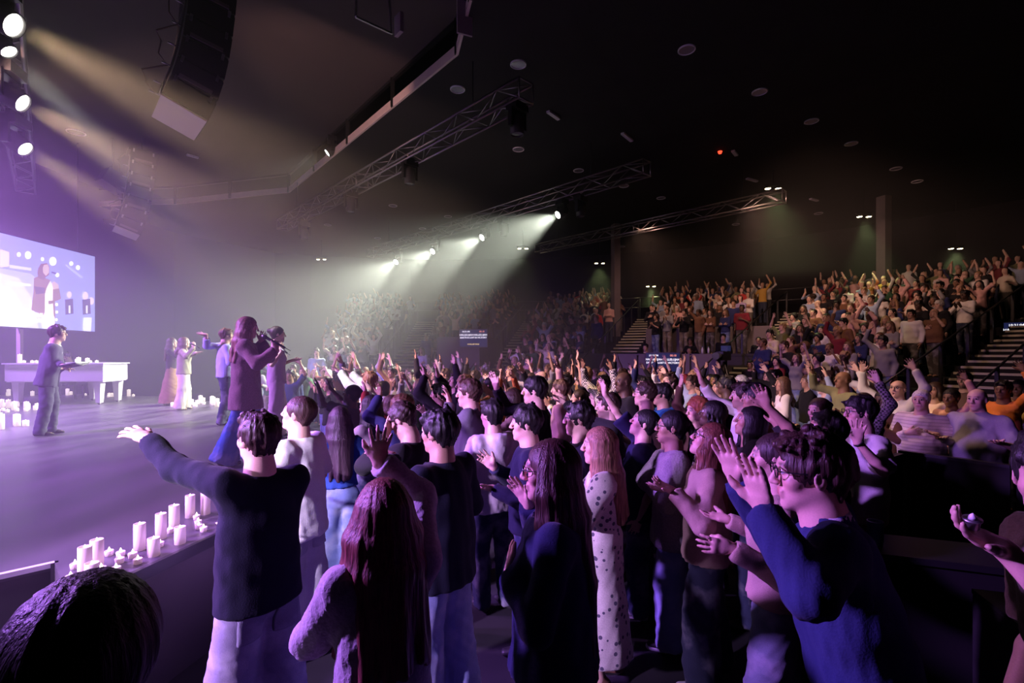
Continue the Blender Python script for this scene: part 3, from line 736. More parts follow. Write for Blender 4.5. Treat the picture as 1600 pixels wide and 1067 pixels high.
for i, (p, q) in enumerate(zip(WP[:-1], WP[1:])):
    wm.poly([(p[0],p[1],0),(q[0],q[1],0),(q[0],q[1],9.6),(p[0],p[1],9.6)])
struct('wall_back', wm.mesh('wall_back', M['wall']))
struct('wall_front', MB().box((0,-5,4.5),(28,.05,4.6)).mesh('wall_front', M['wall']))
struct('ceiling_void', MB().prism([(-18,-5),(28,-5),(28,34),(-18,34)], 10.0, 10.1).mesh('ceiling_void', M['black_matte']))
# opening round the stage ceiling: pale lip, uprights, clutter lying in the void behind it
gap = thing('ceiling_opening', 'long open slot in the ceiling with a pale lip and dark uprights', 'ceiling slot')
def lerp2(p, q, t): return (p[0]+(q[0]-p[0])*t, p[1]+(q[1]-p[1])*t)
for i in range(1,5):
    p, q = SCP[i], SCP[i+1]
    link('lip', MB().beam((*p,CEIL+.09), (*q,CEIL+.09), .05, .20).mesh('lip', M['lip']), gap)
    link('header', MB().beam((*p,SCEIL-.02), (*q,SCEIL-.02), .08, .10).mesh('header', M['black_metal']), gap)
    L = math.dist(p, q); n = max(1, round(L/2.6))
    for k in range(n+1):
        if k == 0 and i > 1: continue
        t = lerp2(p, q, k/n); link('upright', MB().box((t[0],t[1],(CEIL+SCEIL)/2),(.05,.05,.36)).mesh('upright', M['black_metal']), gap)
p, q = SCP[2], SCP[3]; off = Vector((.7,.6,0))
rr = random.Random(3)
for k in range(7):
    t = lerp2(p, q, .06 + .13*k + rr.uniform(-.03,.03)); w_, h_ = rr.uniform(.10,.28), rr.uniform(.10,.24)
    tag(link('cable_crate', MB().box((t[0]+off.x*rr.uniform(.4,.8), t[1]+off.y*.6, CEIL+.06+h_),(w_,.12,h_), NV, WV).mesh('cable_crate', M['plenum'])), 'crate lying inside the ceiling slot, orange light in its colour', 'crate', 'crates in the ceiling slot')  # orange light inside the slot is put into the crate colour
# ------------------------------------------------------------------ stage
SE = [(-2.30,2.51),(-2.12,3.5),(-2.25,5.0),(-2.6,6.6),(-3.4,8.2),(-5.0,10.3),(-6.6,11.9),(-8.1,13.1),(-10.6,14.6),(-13.8,15.3),(-16.2,15.0)]
STAGE = SE + [(-16.2,-4.5),(-9.0,-3.2),(-3.02,2.84),(-2.85,3.01)]
SZ = .8
stg = struct('stage', MB().prism(STAGE[::-1] if False else STAGE, 0, SZ-.05, 0).mesh('stage', M['booth_dark']))
struct('stage_floor', MB().prism(STAGE, SZ-.05, SZ).mesh('stage_floor', M['stage']), stg)
for a, b in zip(STAGE[:9], STAGE[1:10]):
    struct('edge_trim', MB().beam((*a,SZ-.03),(*b,SZ-.03),.03,.075).mesh('edge_trim', M['black_metal']), stg)
# steps cut into the near corner of the stage, with bright metal nosings
stp = thing('stage_steps', 'dark stage steps with bright metal edges at the stage corner', 'steps')
cA, cB = Vector((-2.85,3.01,0)), Vector((-3.02,2.84,0)); dr = (cB-cA).normalized(); fw = Vector((dr.y,-dr.x,0)) * 1.0
fw = Vector((.69,-.72,0))
for z, o_ in ((SZ,0.0),(.40,.06)):
    a = cA + fw*o_; b = a + dr*2.6
    link('nosing', MB().beam((a.x,a.y,z-.012),(b.x,b.y,z-.012),.035,.03).mesh('nosing', M['bright_edge']), stp)
link('tread', MB().beam(Vector((cA.x,cA.y,.375))+fw*.02, Vector((cA.x,cA.y,.375))+fw*.02+dr*2.6, .08, .03).mesh('tread', M['black_metal']), stp)
link('riser_post', MB().box((cA.x,cA.y,.4),(.018,.018,.40),NV,WV).mesh('riser_post', M['dark_alu']), stp)
# ------------------------------------------------------------------ tiers, stairs, booth
R0, NR, DR, Z0, RISE = 13.2, 13, .92, .40, .275
def rowz(i): return Z0 + RISE*i
BOOTH = (50.8, 63.2); VOM = (80.5, 86.5)
STAIRS = [30.6, 49.2, 64.8, 79.0, 93.0]
def arc_block(a0, a1, r0, r1, z0, z1, step=2.5):
    n = max(1, int((a1-a0)/step)); A = [a0+(a1-a0)*k/n for k in range(n+1)]
    return [fan(a,r0)[:2] for a in A] + [fan(a,r1)[:2] for a in reversed(A)]
trs = struct('floor_tiers', MB().prism(arc_block(32.5,104,R0+NR*DR,28.4,0,1), 0, rowz(NR)).mesh('floor_tiers', M['tier']))
for i in range(NR):
    r = R0 + i*DR
    for a0, a1 in ((32.0,50.8),(50.8,63.2),(63.2,80.5),(80.5,86.5),(86.5,104)):
        if (a0,a1) == BOOTH and i < 6: continue
        if (a0,a1) == VOM and i < 6: continue
        struct('tier', MB().prism(arc_block(a0,a1,r,r+DR,0,1), 0, rowz(i)).mesh('tier', M['tier']), trs)
STL = ['beside the yellow wooden stringer', 'past the far side of the control booth', 'along the near end of the booth wall', 'next to the dark entrance tunnel', 'at the far end of the hall']
STL = ['aisle stairs with a yellow wooden stringer and black handrail', 'aisle stairs with pale edges between the camera operator and the stands', 'aisle stairs with pale edges on the screen side of the control booth', 'aisle stairs with pale edges beside the entrance tunnel screen', 'far aisle stairs with pale edges deep in the haze']
for si, a in enumerate(STAIRS):
    st = thing('aisle_stairs', STL[si], 'stairs', fan(a,R0), math.radians(a))
    wd = 1.55 if si == 0 else 1.15
    n = 2*NR if si != 0 else 26
    base = rowz(0)
    for k in range(n):
        z = base + k*RISE/2 - RISE/2*.0; x0 = k*DR/2 - .35
        so_ = link('step', MB().box((x0+DR/4, 0, z-.07),(DR/4, wd/2, .07)).mesh('step', M['tier']), st)
        link('nosing', MB().box((x0+.02, 0, z+.004),(.022, wd/2-.05, .006)).box((x0-.004,0,z-.022),(.004,wd/2-.05,.022)).mesh('nosing', M['nosing']), so_)
    Lr = n*DR/2; zr = n*RISE/2
    if si == 0:
        for k in range(6):
            t0, t1 = k/6+.006, (k+1)/6-.006
            link('stringer', MB().beam((-.35+Lr*t0,-wd/2-.06,base+zr*t0+.02),(-.35+Lr*t1,-wd/2-.06,base+zr*t1+.02),.16,.10).mesh('stringer', M['wood']), st)
        link('side_panel', MB().add([(-.35,-wd/2-.02,-.4),(Lr,-wd/2-.02,-.4),(Lr,-wd/2-.02,base+zr),(-.35,-wd/2-.02,base-.1),(-.35,-wd/2-.14,-.4),(Lr,-wd/2-.14,-.4),(Lr,-wd/2-.14,base+zr),(-.35,-wd/2-.14,base-.1)],[(0,1,2,3),(7,6,5,4),(0,4,5,1),(1,5,6,2),(2,6,7,3),(3,7,4,0)]).mesh('side_panel', M['booth_dark']), st)
    sides = (1,-1) if si == 0 else (1,)
    for sd in sides:
        y = sd*(wd/2 - (.02 if sd > 0 else .12)); m_ = 7
        link('handrail', MB().tube((-.3,y,base+.9),(Lr-.3,y,base+zr+.9),.022).mesh('handrail', M['black_metal']), st)
        for k in range(m_+1):
            t = k/m_; link('rail_post', MB().box((-.3+Lr*t,y,base+zr*t+.42),(.035 if si==0 else .02,.03,.48)).mesh('rail_post', M['black_metal']), st)
# guard rail behind the last row
gr = thing('guard_rail', 'thin dark guard rail along the back of the stands', 'railing')
for k in range(36,102,6):
    a, b = fan(k,R0+NR*DR+.05,rowz(NR)), fan(k+6,R0+NR*DR+.05,rowz(NR))
    for h in (1.05,.55): link('rail', MB().tube((a[0],a[1],a[2]+h),(b[0],b[1],b[2]+h),.022,6).mesh('rail', M['dark_alu']), gr)
    link('rail_post', MB().tube((a[0],a[1],a[2]),(a[0],a[1],a[2]+1.05),.025,6).mesh('rail_post', M['dark_alu']), gr)
# columns
for (px, d, zb, lb) in ((1381,18.5,2.6,'grey square column standing among the upper rows behind the yellow stairs'),(962,22.5,2.6,'slim dark column standing in the stands above the booth')):
    x, y, _ = at(px,500,d); tag(link('column', MB().box((0,0,(CEIL-zb)/2),(.17 if d<20 else .15,.17,(CEIL-zb)/2)).mesh('column', M['booth']), None, (x,y,zb), (0,0,.3)), lb, 'column')
# entrance tunnel with a wall screen
def wall_screen(name, label, c, normal_deg, w_, h_, lines, mount=.05):
    t = thing(name, label, 'screen', c, math.radians(normal_deg)+math.pi/2)
    link('screen_frame', MB().box((0,.03,0),(w_/2+.03,.03,h_/2+.03)).mesh('screen_frame', M['black_plastic']), t)
    link('display', MB().box((0,-.004,0),(w_/2,.004,h_/2)).mesh('display', M['scr_dark']), t)
    for body, size, x, z, mt, al in lines:
        link('lettering', text_mesh(body, size, M[mt], al), t, (x,-.012,z), (math.pi/2,0,0))
    return t
LYR = lambda s: [('10:31:04', .085*s, -.42*s, .24*s, 'txt', 'LEFT'), ('00:18', .085*s, .22*s, .24*s, 'txt_red', 'LEFT'), ('HALLELUJAH HALLELUJAH', .088*s, 0, .12*s, 'txt', 'CENTER'), ('DEATH IS LOST IN VICTORY', .080*s, 0, .02*s, 'txt', 'CENTER'), ('WORSHIP VERSE', .06*s, 0, -.22*s, 'txt_yel', 'CENTER')]
tun = struct('wall_tunnel', MB().prism(arc_block(VOM[0],VOM[1],R0+1.2,R0+6*DR,0,1), 0, rowz(5)+.9).mesh('wall_tunnel', M['booth_dark']))
tc_ = fan(81.3, R0+1.13, 2.62)
wall_screen('wall_screen', 'dark lyric screen hanging on the entrance tunnel wall', tc_, 81.3+180, .95, .58, LYR(.95))
bx_c = fan(57, 15.2)
b = thing('control_booth', 'grey panelled control booth in the middle of the stands', 'booth', bx_c, math.radians(57)-math.pi/2)   # local -y faces the stage
bw_ = 3.3
link('front_wall', MB().box((0,.10,1.0),(bw_/2,.06,1.0)).mesh('front_wall', M['booth_dark']), b)
for k in range(4):
    link('panel', MB().box((-bw_/2+bw_/8+bw_/4*k,.02,1.72),(bw_/8-.03,.025,.36)).mesh('panel', M['booth']), b); link('panel', MB().box((-bw_/2+bw_/8+bw_/4*k,.02,.70),(bw_/8-.03,.025,.58)).mesh('panel', M['booth_dark']), b)
link('top_rail', MB().box((0,.12,2.06),(bw_/2+.05,.12,.025)).mesh('top_rail', M['black_metal']), b)
link('platform', MB().box((0,2.3,.65),(bw_/2,2.1,.65)).mesh('platform', M['tier']), b)
link('rear_desk', MB().box((.9,2.2,2.05),(2.1,.35,.04)).box((.9,1.9,1.7),(2.1,.03,.38)).mesh('rear_desk', M['booth_dark']), b)
link('rear_wall', MB().box((.4,4.3,2.3),(2.3,.05,.8)).mesh('rear_wall', M['booth']), b)
link('side_block', MB().box((-bw_/2-.75,.6,1.05),(.72,.6,1.05)).mesh('side_block', M['black_matte']), b)
wall_screen('lyric_screen', 'lyric screen fixed to the front of the control booth', tuple(Vector(bx_c)+Vector((math.cos(math.radians(57)),math.sin(math.radians(57)),0))*-.09+Vector((0,0,1.78))), 57+180, 1.02, .64, LYR(1.04))
sx = at(1612,522,13.6); wall_screen('stair_screen', 'lyric screen on the wall beside the yellow edged stairs', sx, 225, 1.1, .68, LYR(1.1))
# broadcast camera on a tripod beside the booth
cx_, cy_, _ = at(1131,560,14.6); tc = thing('broadcast_camera', 'black broadcast camera on a tripod beside the control booth', 'camera', (cx_,cy_,0), math.radians(225))
link('camera_body', MB().box((0,0,2.02),(.30,.10,.13)).mesh('camera_body', M['black_plastic']), tc); link('lens', MB().tube((.3,0,2.02),(.62,0,2.02),.09,12,0,.11).mesh('lens', M['lens_dark']), tc)
link('viewfinder', MB().box((-.1,.02,2.25),(.12,.10,.08)).mesh('viewfinder', M['scr_dark']), tc)
for k in range(3):
    t = 2.1*k; link('leg', MB().tube((0,0,1.85),(math.cos(t)*.45,math.sin(t)*.45,.02),.025,6).mesh('leg', M['dark_alu']), tc)
# black barriers on the right of the standing floor
mat('barrier', (.012,.011,.012), .7, spec=.2)
for (a, b_, z, lb) in (((4.35,5.43),(4.85,4.70),1.0,'black crowd barrier in front of the men in pale sweater and polo'),((3.68,4.95),(4.30,5.35),.98,'short black barrier beside the man in brown jacket'),((4.87,4.66),(5.6,3.6),1.0,'black crowd barrier running on behind the young man with the tea light')):
    br = thing('crowd_barrier', lb, 'barrier', (0,0,0)); a3, b3 = (*a,z/2), (*b_,z/2)
    link('panel', MB().beam(a3,b3,.04,z).mesh('panel', M['barrier']), br); link('top_rail', MB().beam((*a,z),(*b_,z),.07,.03).mesh('top_rail', M['black_metal']), br)
# dark side counter with a blue cup, and a metal edged shelf by the young man
ct = thing('side_counter', 'low black counter standing behind the man in blue coat', 'counter', (2.75,3.0,0), -.35)
link('worktop', MB().box((0,0,.85),(.55,.20,.02)).mesh('worktop', M['black_metal']), ct); link('cabinet', MB().box((0,0,.42),(.52,.18,.41)).mesh('cabinet', M['barrier']), ct)
cu = tag(link('blue_cup', MB().lathe([(.0,0),(.040,0),(.045,.05),(.047,.155),(.041,.155),(.039,.01),(.0,.01)], seg=20).mesh('blue_cup', M['blue_cup']), None, (2.33,3.10,.87)), 'ribbed blue paper cup standing on the black counter', 'cup')
sh = thing('equipment_case', 'black flight case with a bright aluminium edge by the young man', 'case', (2.78,2.32,0), -.30)
link('body', MB().box((0,0,.40),(.36,.20,.40)).mesh('body', M['barrier']), sh); link('edge', MB().box((0,-.20,.815),(.37,.018,.020)).mesh('edge', M['alu']), sh); link('lid', MB().box((0,.01,.81),(.36,.20,.012)).mesh('lid', M['black_metal']), sh)
# ------------------------------------------------------------------ trusses
def truss(label, n, w0, w1, z, size=.36, bay=.62):
    """square box truss along WV at offset n"""
    t = thing('lighting_truss', label, 'truss', nw(n,w0,z), math.atan2(WV.y,WV.x)); L = w1-w0; h = size/2
    ch = MB().tube((0,0,0),(L,0,0),.025,8).mesh('chord', M['alu_t'])
    for y, zz in ((-h,-h),(h,-h),(-h,h),(h,h)): link('chord', ch, t, (0,y,zz))
    k = round(L/bay); bay = L/k; ln = math.hypot(bay,size); br = MB().tube((0,0,0),(ln,0,0),.012,5).mesh('brace', M['alu_t']); an = math.atan2(size,bay)
    for i in range(k):
        u = i % 2 == 0
        for y in (-h,h): link('brace', br, t, (i*bay,y,-h if u else h), (0,-an if u else an,0))
        for zz in (-h,h): link('brace', br, t, (i*bay,-h if u else h,zz), (0,0,an if u else -an))
    fr = MB().tube((0,-h,-h),(0,h,-h),.018,5).tube((0,-h,h),(0,h,h),.018,5).tube((0,-h,-h),(0,-h,h),.018,5).tube((0,h,-h),(0,h,h),.018,5).mesh('end_frame', M['alu_t'])
    for x in (0,L/2,L): link('end_frame', fr, t, (x,0,0))
    for x in (L*.12,L*.88): link('hanger', MB().tube((0,0,0),(0,0,CEIL-z-h+(.7 if n < 2 else 0)),.012,5).mesh('hanger', M['black_metal']), t, (x,0,h))
    return t
mat('alu_t', (.30,.28,.29), .35, .85)
TZ = 6.9
truss('stage truss carrying the bright lamps above the screen side', -.45, 4.0, 18.5, 6.62)
truss('box truss hung beside the long ceiling slot', 6.3, 6.2, 19.0, TZ)
truss('long box truss carrying the four white beam lamps', 11.15, 6.6, 21.5, TZ)
truss('rear box truss hung nearest the stands', 16.2, 4.9, 15.2, TZ)
def wz(px, n):   # position along WV of the point on the truss line n seen at pixel column px
    k = (px-800)/FPX; # x = k*y ; p = n*N + w*W
    return (n*NV.x - k*n*NV.y) / (k*WV.y - WV.x)
# ------------------------------------------------------------------ lamps
def moving_head(label, loc, aim, lit=None, group=None, sc=1.0, cat='stage light'):
    t = thing('moving_head_light', label, cat, loc, 0, group)
    d = (Vector(aim)-Vector(loc)); yaw = math.atan2(d.y,d.x); el = math.atan2(d.z, math.hypot(d.x,d.y))
    t.rotation_euler = (0,0,yaw)
    link('base', MB().box((0,0,-.10*sc),(.13*sc,.17*sc,.07*sc)).box((0,0,.0),(.03*sc,.12*sc,.05*sc)).mesh('base', M['black_plastic']), t)
    y = MB()
    for sg in (-1,1): y.box((0,sg*.17*sc,-.31*sc),(.05*sc,.025*sc,.17*sc))
    link('yoke', y.box((0,0,-.17*sc),(.05*sc,.19*sc,.02*sc)).mesh('yoke', M['black_plastic']), t)
    A = (math.cos(el),0,math.sin(el)); c = Vector((0,0,-.40*sc))
    hd = link('lamp_head', MB().lathe([(.0,-.22*sc),(.09*sc,-.21*sc),(.125*sc,-.12*sc),(.135*sc,.05*sc),(.125*sc,.20*sc),(.115*sc,.20*sc),(.11*sc,.17*sc)], c, 16, 0, A).mesh('lamp_head', M['box_paint']), t)
    link('lens', MB().lathe([(.0,.19*sc),(.06*sc,.187*sc),(.115*sc,.172*sc)], c, 16, 0, A).mesh('lens', lit or M['lens_dark']), hd)
    return Vector(loc)+Vector((0,0,-.40*sc))
def lamp_pos(px, py, n, z=None):
    w_ = wz(px,n); p = Vector(nw(n,w_,0)); return p.x, p.y, CZ - (py-HZ)/FPX*p.y
# four white beams over the crowd, from the long truss to the stage
BEAM = [(878,332),(758,368),(680,390),(622,407)]
for i, (px,py) in enumerate(BEAM):
    x, y, z = lamp_pos(px,py,11.15); aim = (-7.0+ i*-.6, 9.6+ i*1.0, .8)
    c = moving_head('lit white beam lamp hanging from the long truss', (x,y,z+.40), aim, M['lamp_hot'], 'white beam lamps on the long truss')
    d = (Vector(aim)-c).normalized(); spot('beam', c+d*.22, aim, BEAM_W[i], (.93,1.0,.82), 46, .75, .10)
for px,py,n,lb in ((907,325,11.15,'beside the first white beam lamp'),(787,357,11.15,'between two white beam lamps'),(640,272,6.3,'halfway along the slot truss'),(548,318,6.3,'further down the slot truss'),(475,362,6.3,'at the far end of the slot truss'),(808,190,6.3,'at the near end of the slot truss')):
    x, y, z = lamp_pos(px,py,n); moving_head('unlit moving head lamp hanging ' + lb, (x,y,z+.35), (x+.02,y-.02,z-3), None, 'unlit moving heads under the trusses')
# bright lamps along the stage truss on the screen side
for i,(px,py,aim,wt,col,sz) in enumerate(((-4,12,(3.4,7.6,1),S0_W*.8,(1,.66,.40),24),(40,75,(-2.2,7.2,1.2),S0_W*.55,(1,.97,.9),16),(14,140,(2.2,10.4,.6),S0_W*1.2,(1,.64,.38),25),(36,215,(-1.2,10.2,.4),S0_W*.8,(1,.66,.40),25))):
    y = FPX*3.85/(HZ-py); w_ = (y+.45*NV.y)/WV.y; p = Vector(nw(-.45,w_,0)); loc = (p.x,p.y,CZ+3.85+.4)
    c = moving_head(['warm lit lamp at the top end of the stage truss','small white lit lamp on the stage truss','round warm lit lamp in the middle of the stage truss','warm lit lamp low on the far end of the stage truss'][i], loc, aim, M['lamp_hot'], None, 1.15 if i!=1 else .8)
    d = (Vector(aim)-c).normalized(); spot('stage_lamp', c+d*.26, aim, wt, col, sz, .6, .12)
# lit lamp in the ceiling slot
lx, ly, lz = at(519,234,14.6); c = moving_head('lit lamp poking out of the ceiling slot toward the stage', (lx,ly,lz+.4), (-11,12,3.5), M['lamp_hot']); spot('slot_lamp', c+(Vector((-11,12,3.5))-c).normalized()*.25, (-11,12,3.5), 700, (1,.95,.8), 50, .7)
# pairs of small house lamps with greenish light over the stands
PAIRS = [(1208,294,5.4,(9,14.5)),(1350,338,5.0,(13,17)),(1493,388,4.0,(15.5,17)),(817,388,5.0,(0,20)),(937,411,4.6,(4,22)),(1017,447,3.6,(7,24)),(502,405,5.0,(-8,23))]
for i,(px,py,h,aim) in enumerate(PAIRS):
    y = FPX*h/(HZ-py); x = (px-800)/FPX*y; z = CZ+h
    t = thing('twin_house_lamp', 'pair of small warm lamps on a bracket above the stands', 'house light', (x,y,z), 0, 'twin lamps above the stands')
    link('bracket', MB().box((0,0,.10),(.30,.03,.02)).tube((0,0,.1),(0,0,CEIL-z),.015,6).mesh('bracket', M['black_metal']), t)
    for sg in (-1,1):
        h_ = link('lamp_head', MB().lathe([(0,.1),(.07,.09),(.10,-.02),(.092,-.02)], (sg*.17,0,0), 12).mesh('lamp_head', M['black_metal']), t)
        link('lens', MB().lathe([(0,-.03),(.06,-.025),(.092,-.01)], (sg*.17,0,0), 12).mesh('lens', M['lamp_warm']), h_)
    spot('house_lamp', (x,y,z-.08), (aim[0],aim[1],1.5), HOUSE_W*(.3 if px < 900 else 1), (.80,1.0,.42), 62, .8, .1)
# ------------------------------------------------------------------ line arrays (facing the audience)
def line_array(label, top, n, bh, wdt, dep, curve):
    t = thing('line_array', label, 'loudspeaker', top, math.atan2(NV.y,NV.x)-.0)
    ang = 0; p = Vector((0,0,0)); face = []
    for i in range(n):
        ang += curve[i]; dn = Vector((-math.sin(ang),0,-math.cos(ang))); fx = Vector((math.cos(ang),0,-math.sin(ang)))
        c = p + dn*bh/2
        prof = [(-dep*.5,-bh*.44),(-dep*.5,bh*.44),(dep*.5,bh*.48),(dep*.5,-bh*.48)]
        vs = [c - fx*0 + fx*a + dn*b_ + Vector((0,s_*wdt/2,0)) for s_ in (-1,1) for a,b_ in prof]
        bx = link('speaker_box', MB().add(vs,[(0,1,2,3),(7,6,5,4),(0,4,5,1),(1,5,6,2),(2,6,7,3),(3,7,4,0)]).mesh('speaker_box', M['box_paint']), t)
        g = c + fx*(dep*.5+.008); link('grille', MB().box(g,(.008,wdt/2-.02,bh*.45),fx,(0,1,0),dn).mesh('grille', M['grille']), bx)
        for s_ in (-1,1):
            for a in (-.40,.38): link('rigging_link', MB().box(c+fx*dep*a+Vector((0,s_*(wdt/2+.012),0))-dn*bh*.42,(.02,.012,.05),fx,(0,1,0),dn).mesh('rigging_link', M['alu']), bx)
        if i % 2 == 0: link('handle_bar', MB().box(c+Vector((0,-wdt/2-.008,0))+dn*bh*.30,(dep*.36,.008,.03),fx,(0,1,0),dn).mesh('handle_bar', M['booth']), bx)
        face.append(c - fx*dep*.5); p = p + dn*bh
    link('end_panel', MB().box(p+dn*.012,(dep*.5,wdt/2,.012),fx,(0,1,0),dn).mesh('end_panel', M['box_end']), t)
    # rear rail and looping cables
    pts = [f + Vector((-.03,-wdt*.42,0)) for f in face] + [p - fx*dep*.5 + Vector((-.02,-wdt*.42,0))]
    link('rear_rail', tube_mesh('rear_rail', [pts], .016, M['alu']), t)
    cp = [pts[0] + Vector((-.10,0,0))]
    for i, q in enumerate(pts[1:]): cp += [q + Vector((-.16 if i%2 else -.26,-.02,.12)), q + Vector((-.05 if i%2 else -.20,0,0))]
    link('cable', tube_mesh('cable', [cp], .012, M['cable']), t)
    for i in range(1,len(pts)): link('connector', tube_mesh('connector', [[pts[i],pts[i]+Vector((-.12,0,.02))]], .014, M['alu']), t)
    link('flybar', MB().box((0,0,.05),(dep*.6,wdt*.4,.04)).mesh('flybar', M['black_metal']), t)
    for s_ in (-1,1): link('chain', MB().tube((0,s_*.25,.08),(0,s_*.25,max(.2,SCEIL-top[2])),.012,5).mesh('chain', M['dark_alu']), t)
    return t
cv = [0,.01,.015,.02,.03,.05,.07,.09,.11]
x,y,_ = at(330,60,8.0); line_array('tall black line array speaker hanging over the stage front', (x,y,8.68), 8, .36, .92, .62, [.06]+cv[1:8])
x,y,_ = at(222,300,15.2); line_array('far black line array speaker hanging above the stage', (x,y,8.3), 7, .36, .92, .62, [.06]+cv[2:8])
x,y,z = at(176,288,15.0); sb = thing('hung_subwoofer', 'boxy grey speaker hung beside the far line array', 'loudspeaker', (x,y,z), math.atan2(NV.y,NV.x)+.3)
link('cabinet', MB().box((0,0,.1),(.30,.26,.24),(1,0,-.5),(0,1,0),(.5,0,1)).mesh('cabinet', M['booth']), sb); link('grille', MB().box((.30,0,-.03),(.015,.24,.22),(1,0,-.5),(0,1,0),(.5,0,1)).mesh('grille', M['grille']), sb); link('bracket', MB().tube((0,0,.35),(0,0,SCEIL-z-.04),.02,6).mesh('bracket', M['dark_alu']), sb)
# ------------------------------------------------------------------ ceiling downlights and fittings
def downlight(px, py, zc=CEIL, r=.17):
    y = FPX*(zc-CZ)/(HZ-py); x = (px-800)/FPX*y
    t = thing('downlight', 'round unlit downlight with a pale rim set in the ceiling', 'downlight', (x,y,zc), 0, 'recessed ceiling downlights')
    link('rim', DL['rim'], t, None).scale = (r/.17,)*3; link('reflector', DL['ref'], t).scale = (r/.17,)*3
DL = {'rim': MB().lathe([(.17,.0),(.172,-.02),(.155,-.028),(.145,-.01)], seg=24).mesh('rim', M['disc']), 'ref': MB().lathe([(.147,-.012),(.12,-.006),(.07,-.003),(.0,-.002)], seg=24).mesh('reflector', M['refl'] if 'refl' in M else mat('refl',(.40,.36,.48),.25,.6))}
for px,py in ((1073,77),(1187,143),(1268,189),(1330,224),(1400,263),(1433,283),(810,233),(904,266),(975,290),(1033,309),(810,100),(715,139),(614,321),(700,338),(1279,333),(1150,350),(1487,336),(1545,344),(1486,375),(512,351),(660,357),(590,372),(1212,385),(972,385)): downlight(px,py)
for px,py in ((119,206),): downlight(px,py,SCEIL,.24)
# bar lights and sensors on the ceiling
for px,py,ln,an,lb in ((865,180,.5,.9,'slim pale ceiling bar fitting beside the slot truss'),(1148,239,.42,.9,'small pale ceiling bar fitting near the red sensor'),(1175,281,.55,.5,'thin ceiling bar fitting beside the first twin lamps'),(1272,312,.5,.5,'thin ceiling bar fitting further along the ceiling'),(1120,395,2.6,.3,'long thin light bar low on the ceiling over the stands'),(301,244,.35,.9,'short white ceiling bar above the far stage'),(980,214,.6,.9,'brownish ceiling grille by the long truss')):
    zc = CEIL if px > 400 else SCEIL; y = FPX*(zc-CZ-.03)/(HZ-py); x = (px-800)/FPX*y
    tag(link('ceiling_bar', MB().box((0,0,0),(ln/2,.05,.025)).box((0,0,.02),(ln/2-.03,.03,.02)).mesh('ceiling_bar', M['disc']), None, (x,y,zc-.035), (0,0,an)), lb, 'ceiling fitting')
y = FPX*5.95/(HZ-239); tag(link('ceiling_sensor', MB().lathe([(.0,-.06),(.04,-.05),(.06,0),(.06,.02)], seg=12).mesh('ceiling_sensor', M['red_led']), None, ((1125-800)/FPX*y,y,CEIL-.02)), 'small red indicator light on the ceiling', 'indicator')
# hinged frame hanging over the top of the picture and the white panel beside it
fx, fy, fz = at(585,25,7.6); hf = thing('rigging_cradle', 'open metal frame hanging from the stage ceiling', 'frame', (fx,fy,fz), .7)
link('frame_bar', MB().beam((-.30,0,-.15),(.30,0,-.15),.03,.03).mesh('frame_bar', M['alu']), hf)
for sg in (-1,1): link('frame_arm', MB().beam((sg*.30,0,-.15),(sg*.22,.1,SCEIL-fz),.03,.03).mesh('frame_arm', M['alu']), hf)
link('flap', MB().box((.42,0,.05),(.03,.10,.16)).mesh('flap', M['box_end']), hf)
px_, py_, pz_ = at(726,28,8.6); hp = thing('signal_flag', 'narrow pale panel hanging at the corner of the ceiling slot', 'panel', (px_,py_,pz_), .4)
link('board', MB().box((0,0,0),(.14,.02,.30)).mesh('board', M['box_end']), hp); link('cable', MB().tube((0,0,.3),(.1,0,CEIL-pz_),.01,5).mesh('cable', M['dark_alu']), hp)
# ------------------------------------------------------------------ big video screen on the far side of the stage
SA, SB = Vector((-13.5,11.6,0)), Vector((-13.82,16.0,0)); SU = (SB-SA).normalized(); SNn = Vector((SU.y,-SU.x,0)); sz0, sz1 = 2.82, 5.30; SL = (SB-SA).length
scr = thing('video_screen', 'big bright video screen showing a singer in a brown coat', 'screen', (SA.x,SA.y,sz0), math.atan2(SU.y,SU.x))
def emat(name, c, s): return mat(name, c, .5, emit=c, es=s)
emat('v_base',(.42,.46,.88),.80); emat('v_mid',(.55,.60,.98),.9); emat('v_white',(.92,.93,1.0),1.05); emat('v_glow',(.80,.82,1.0),.95); emat('v_pink',(1.0,.80,.78),.95); emat('v_coat',(.46,.30,.31),.72); emat('v_coatd',(.30,.20,.30),.7)
emat('v_cream',(.98,.94,.93),1.0); emat('v_skin',(.85,.60,.58),.85); emat('v_dark',(.24,.20,.40),.6); emat('v_lamp',(1,.98,.95),1.8); emat('v_txt',(1,1,1),1.5); emat('v_hair',(.40,.24,.30),.7)
link('cabinet', MB().box((SL/2,.06,(sz1-sz0)/2),(SL/2+.03,.05,(sz1-sz0)/2+.03)).mesh('cabinet', M['black_plastic']), scr)
link('display', MB().box((SL/2,-.002,(sz1-sz0)/2),(SL/2,.006,(sz1-sz0)/2)).mesh('display', M['v_base']), scr)
for x in (.6,SL-.6): link('hanger', MB().tube((x,.06,sz1-sz0),(x,.06,SCEIL-sz0),.02,6).mesh('hanger', M['black_metal']), scr)
link('stand_leg', MB().box((1.9,.1,-(sz0-SZ)/2),(.05,.05,(sz0-SZ)/2)).mesh('stand_leg', M['box_end']), scr)
def uv(zx, zy):   # point of the picture on the screen, from a ray through it
    px, py = zx/5.925, 350+zy/5.925; k = (px-800)/FPX
    # SA + u*SU on x = k*y
    u = (k*SA.y - SA.x)/(SU.x - k*SU.y); p = SA + SU*u; return u, CZ-(py-HZ)/FPX*p.y - sz0
LAY = [0]
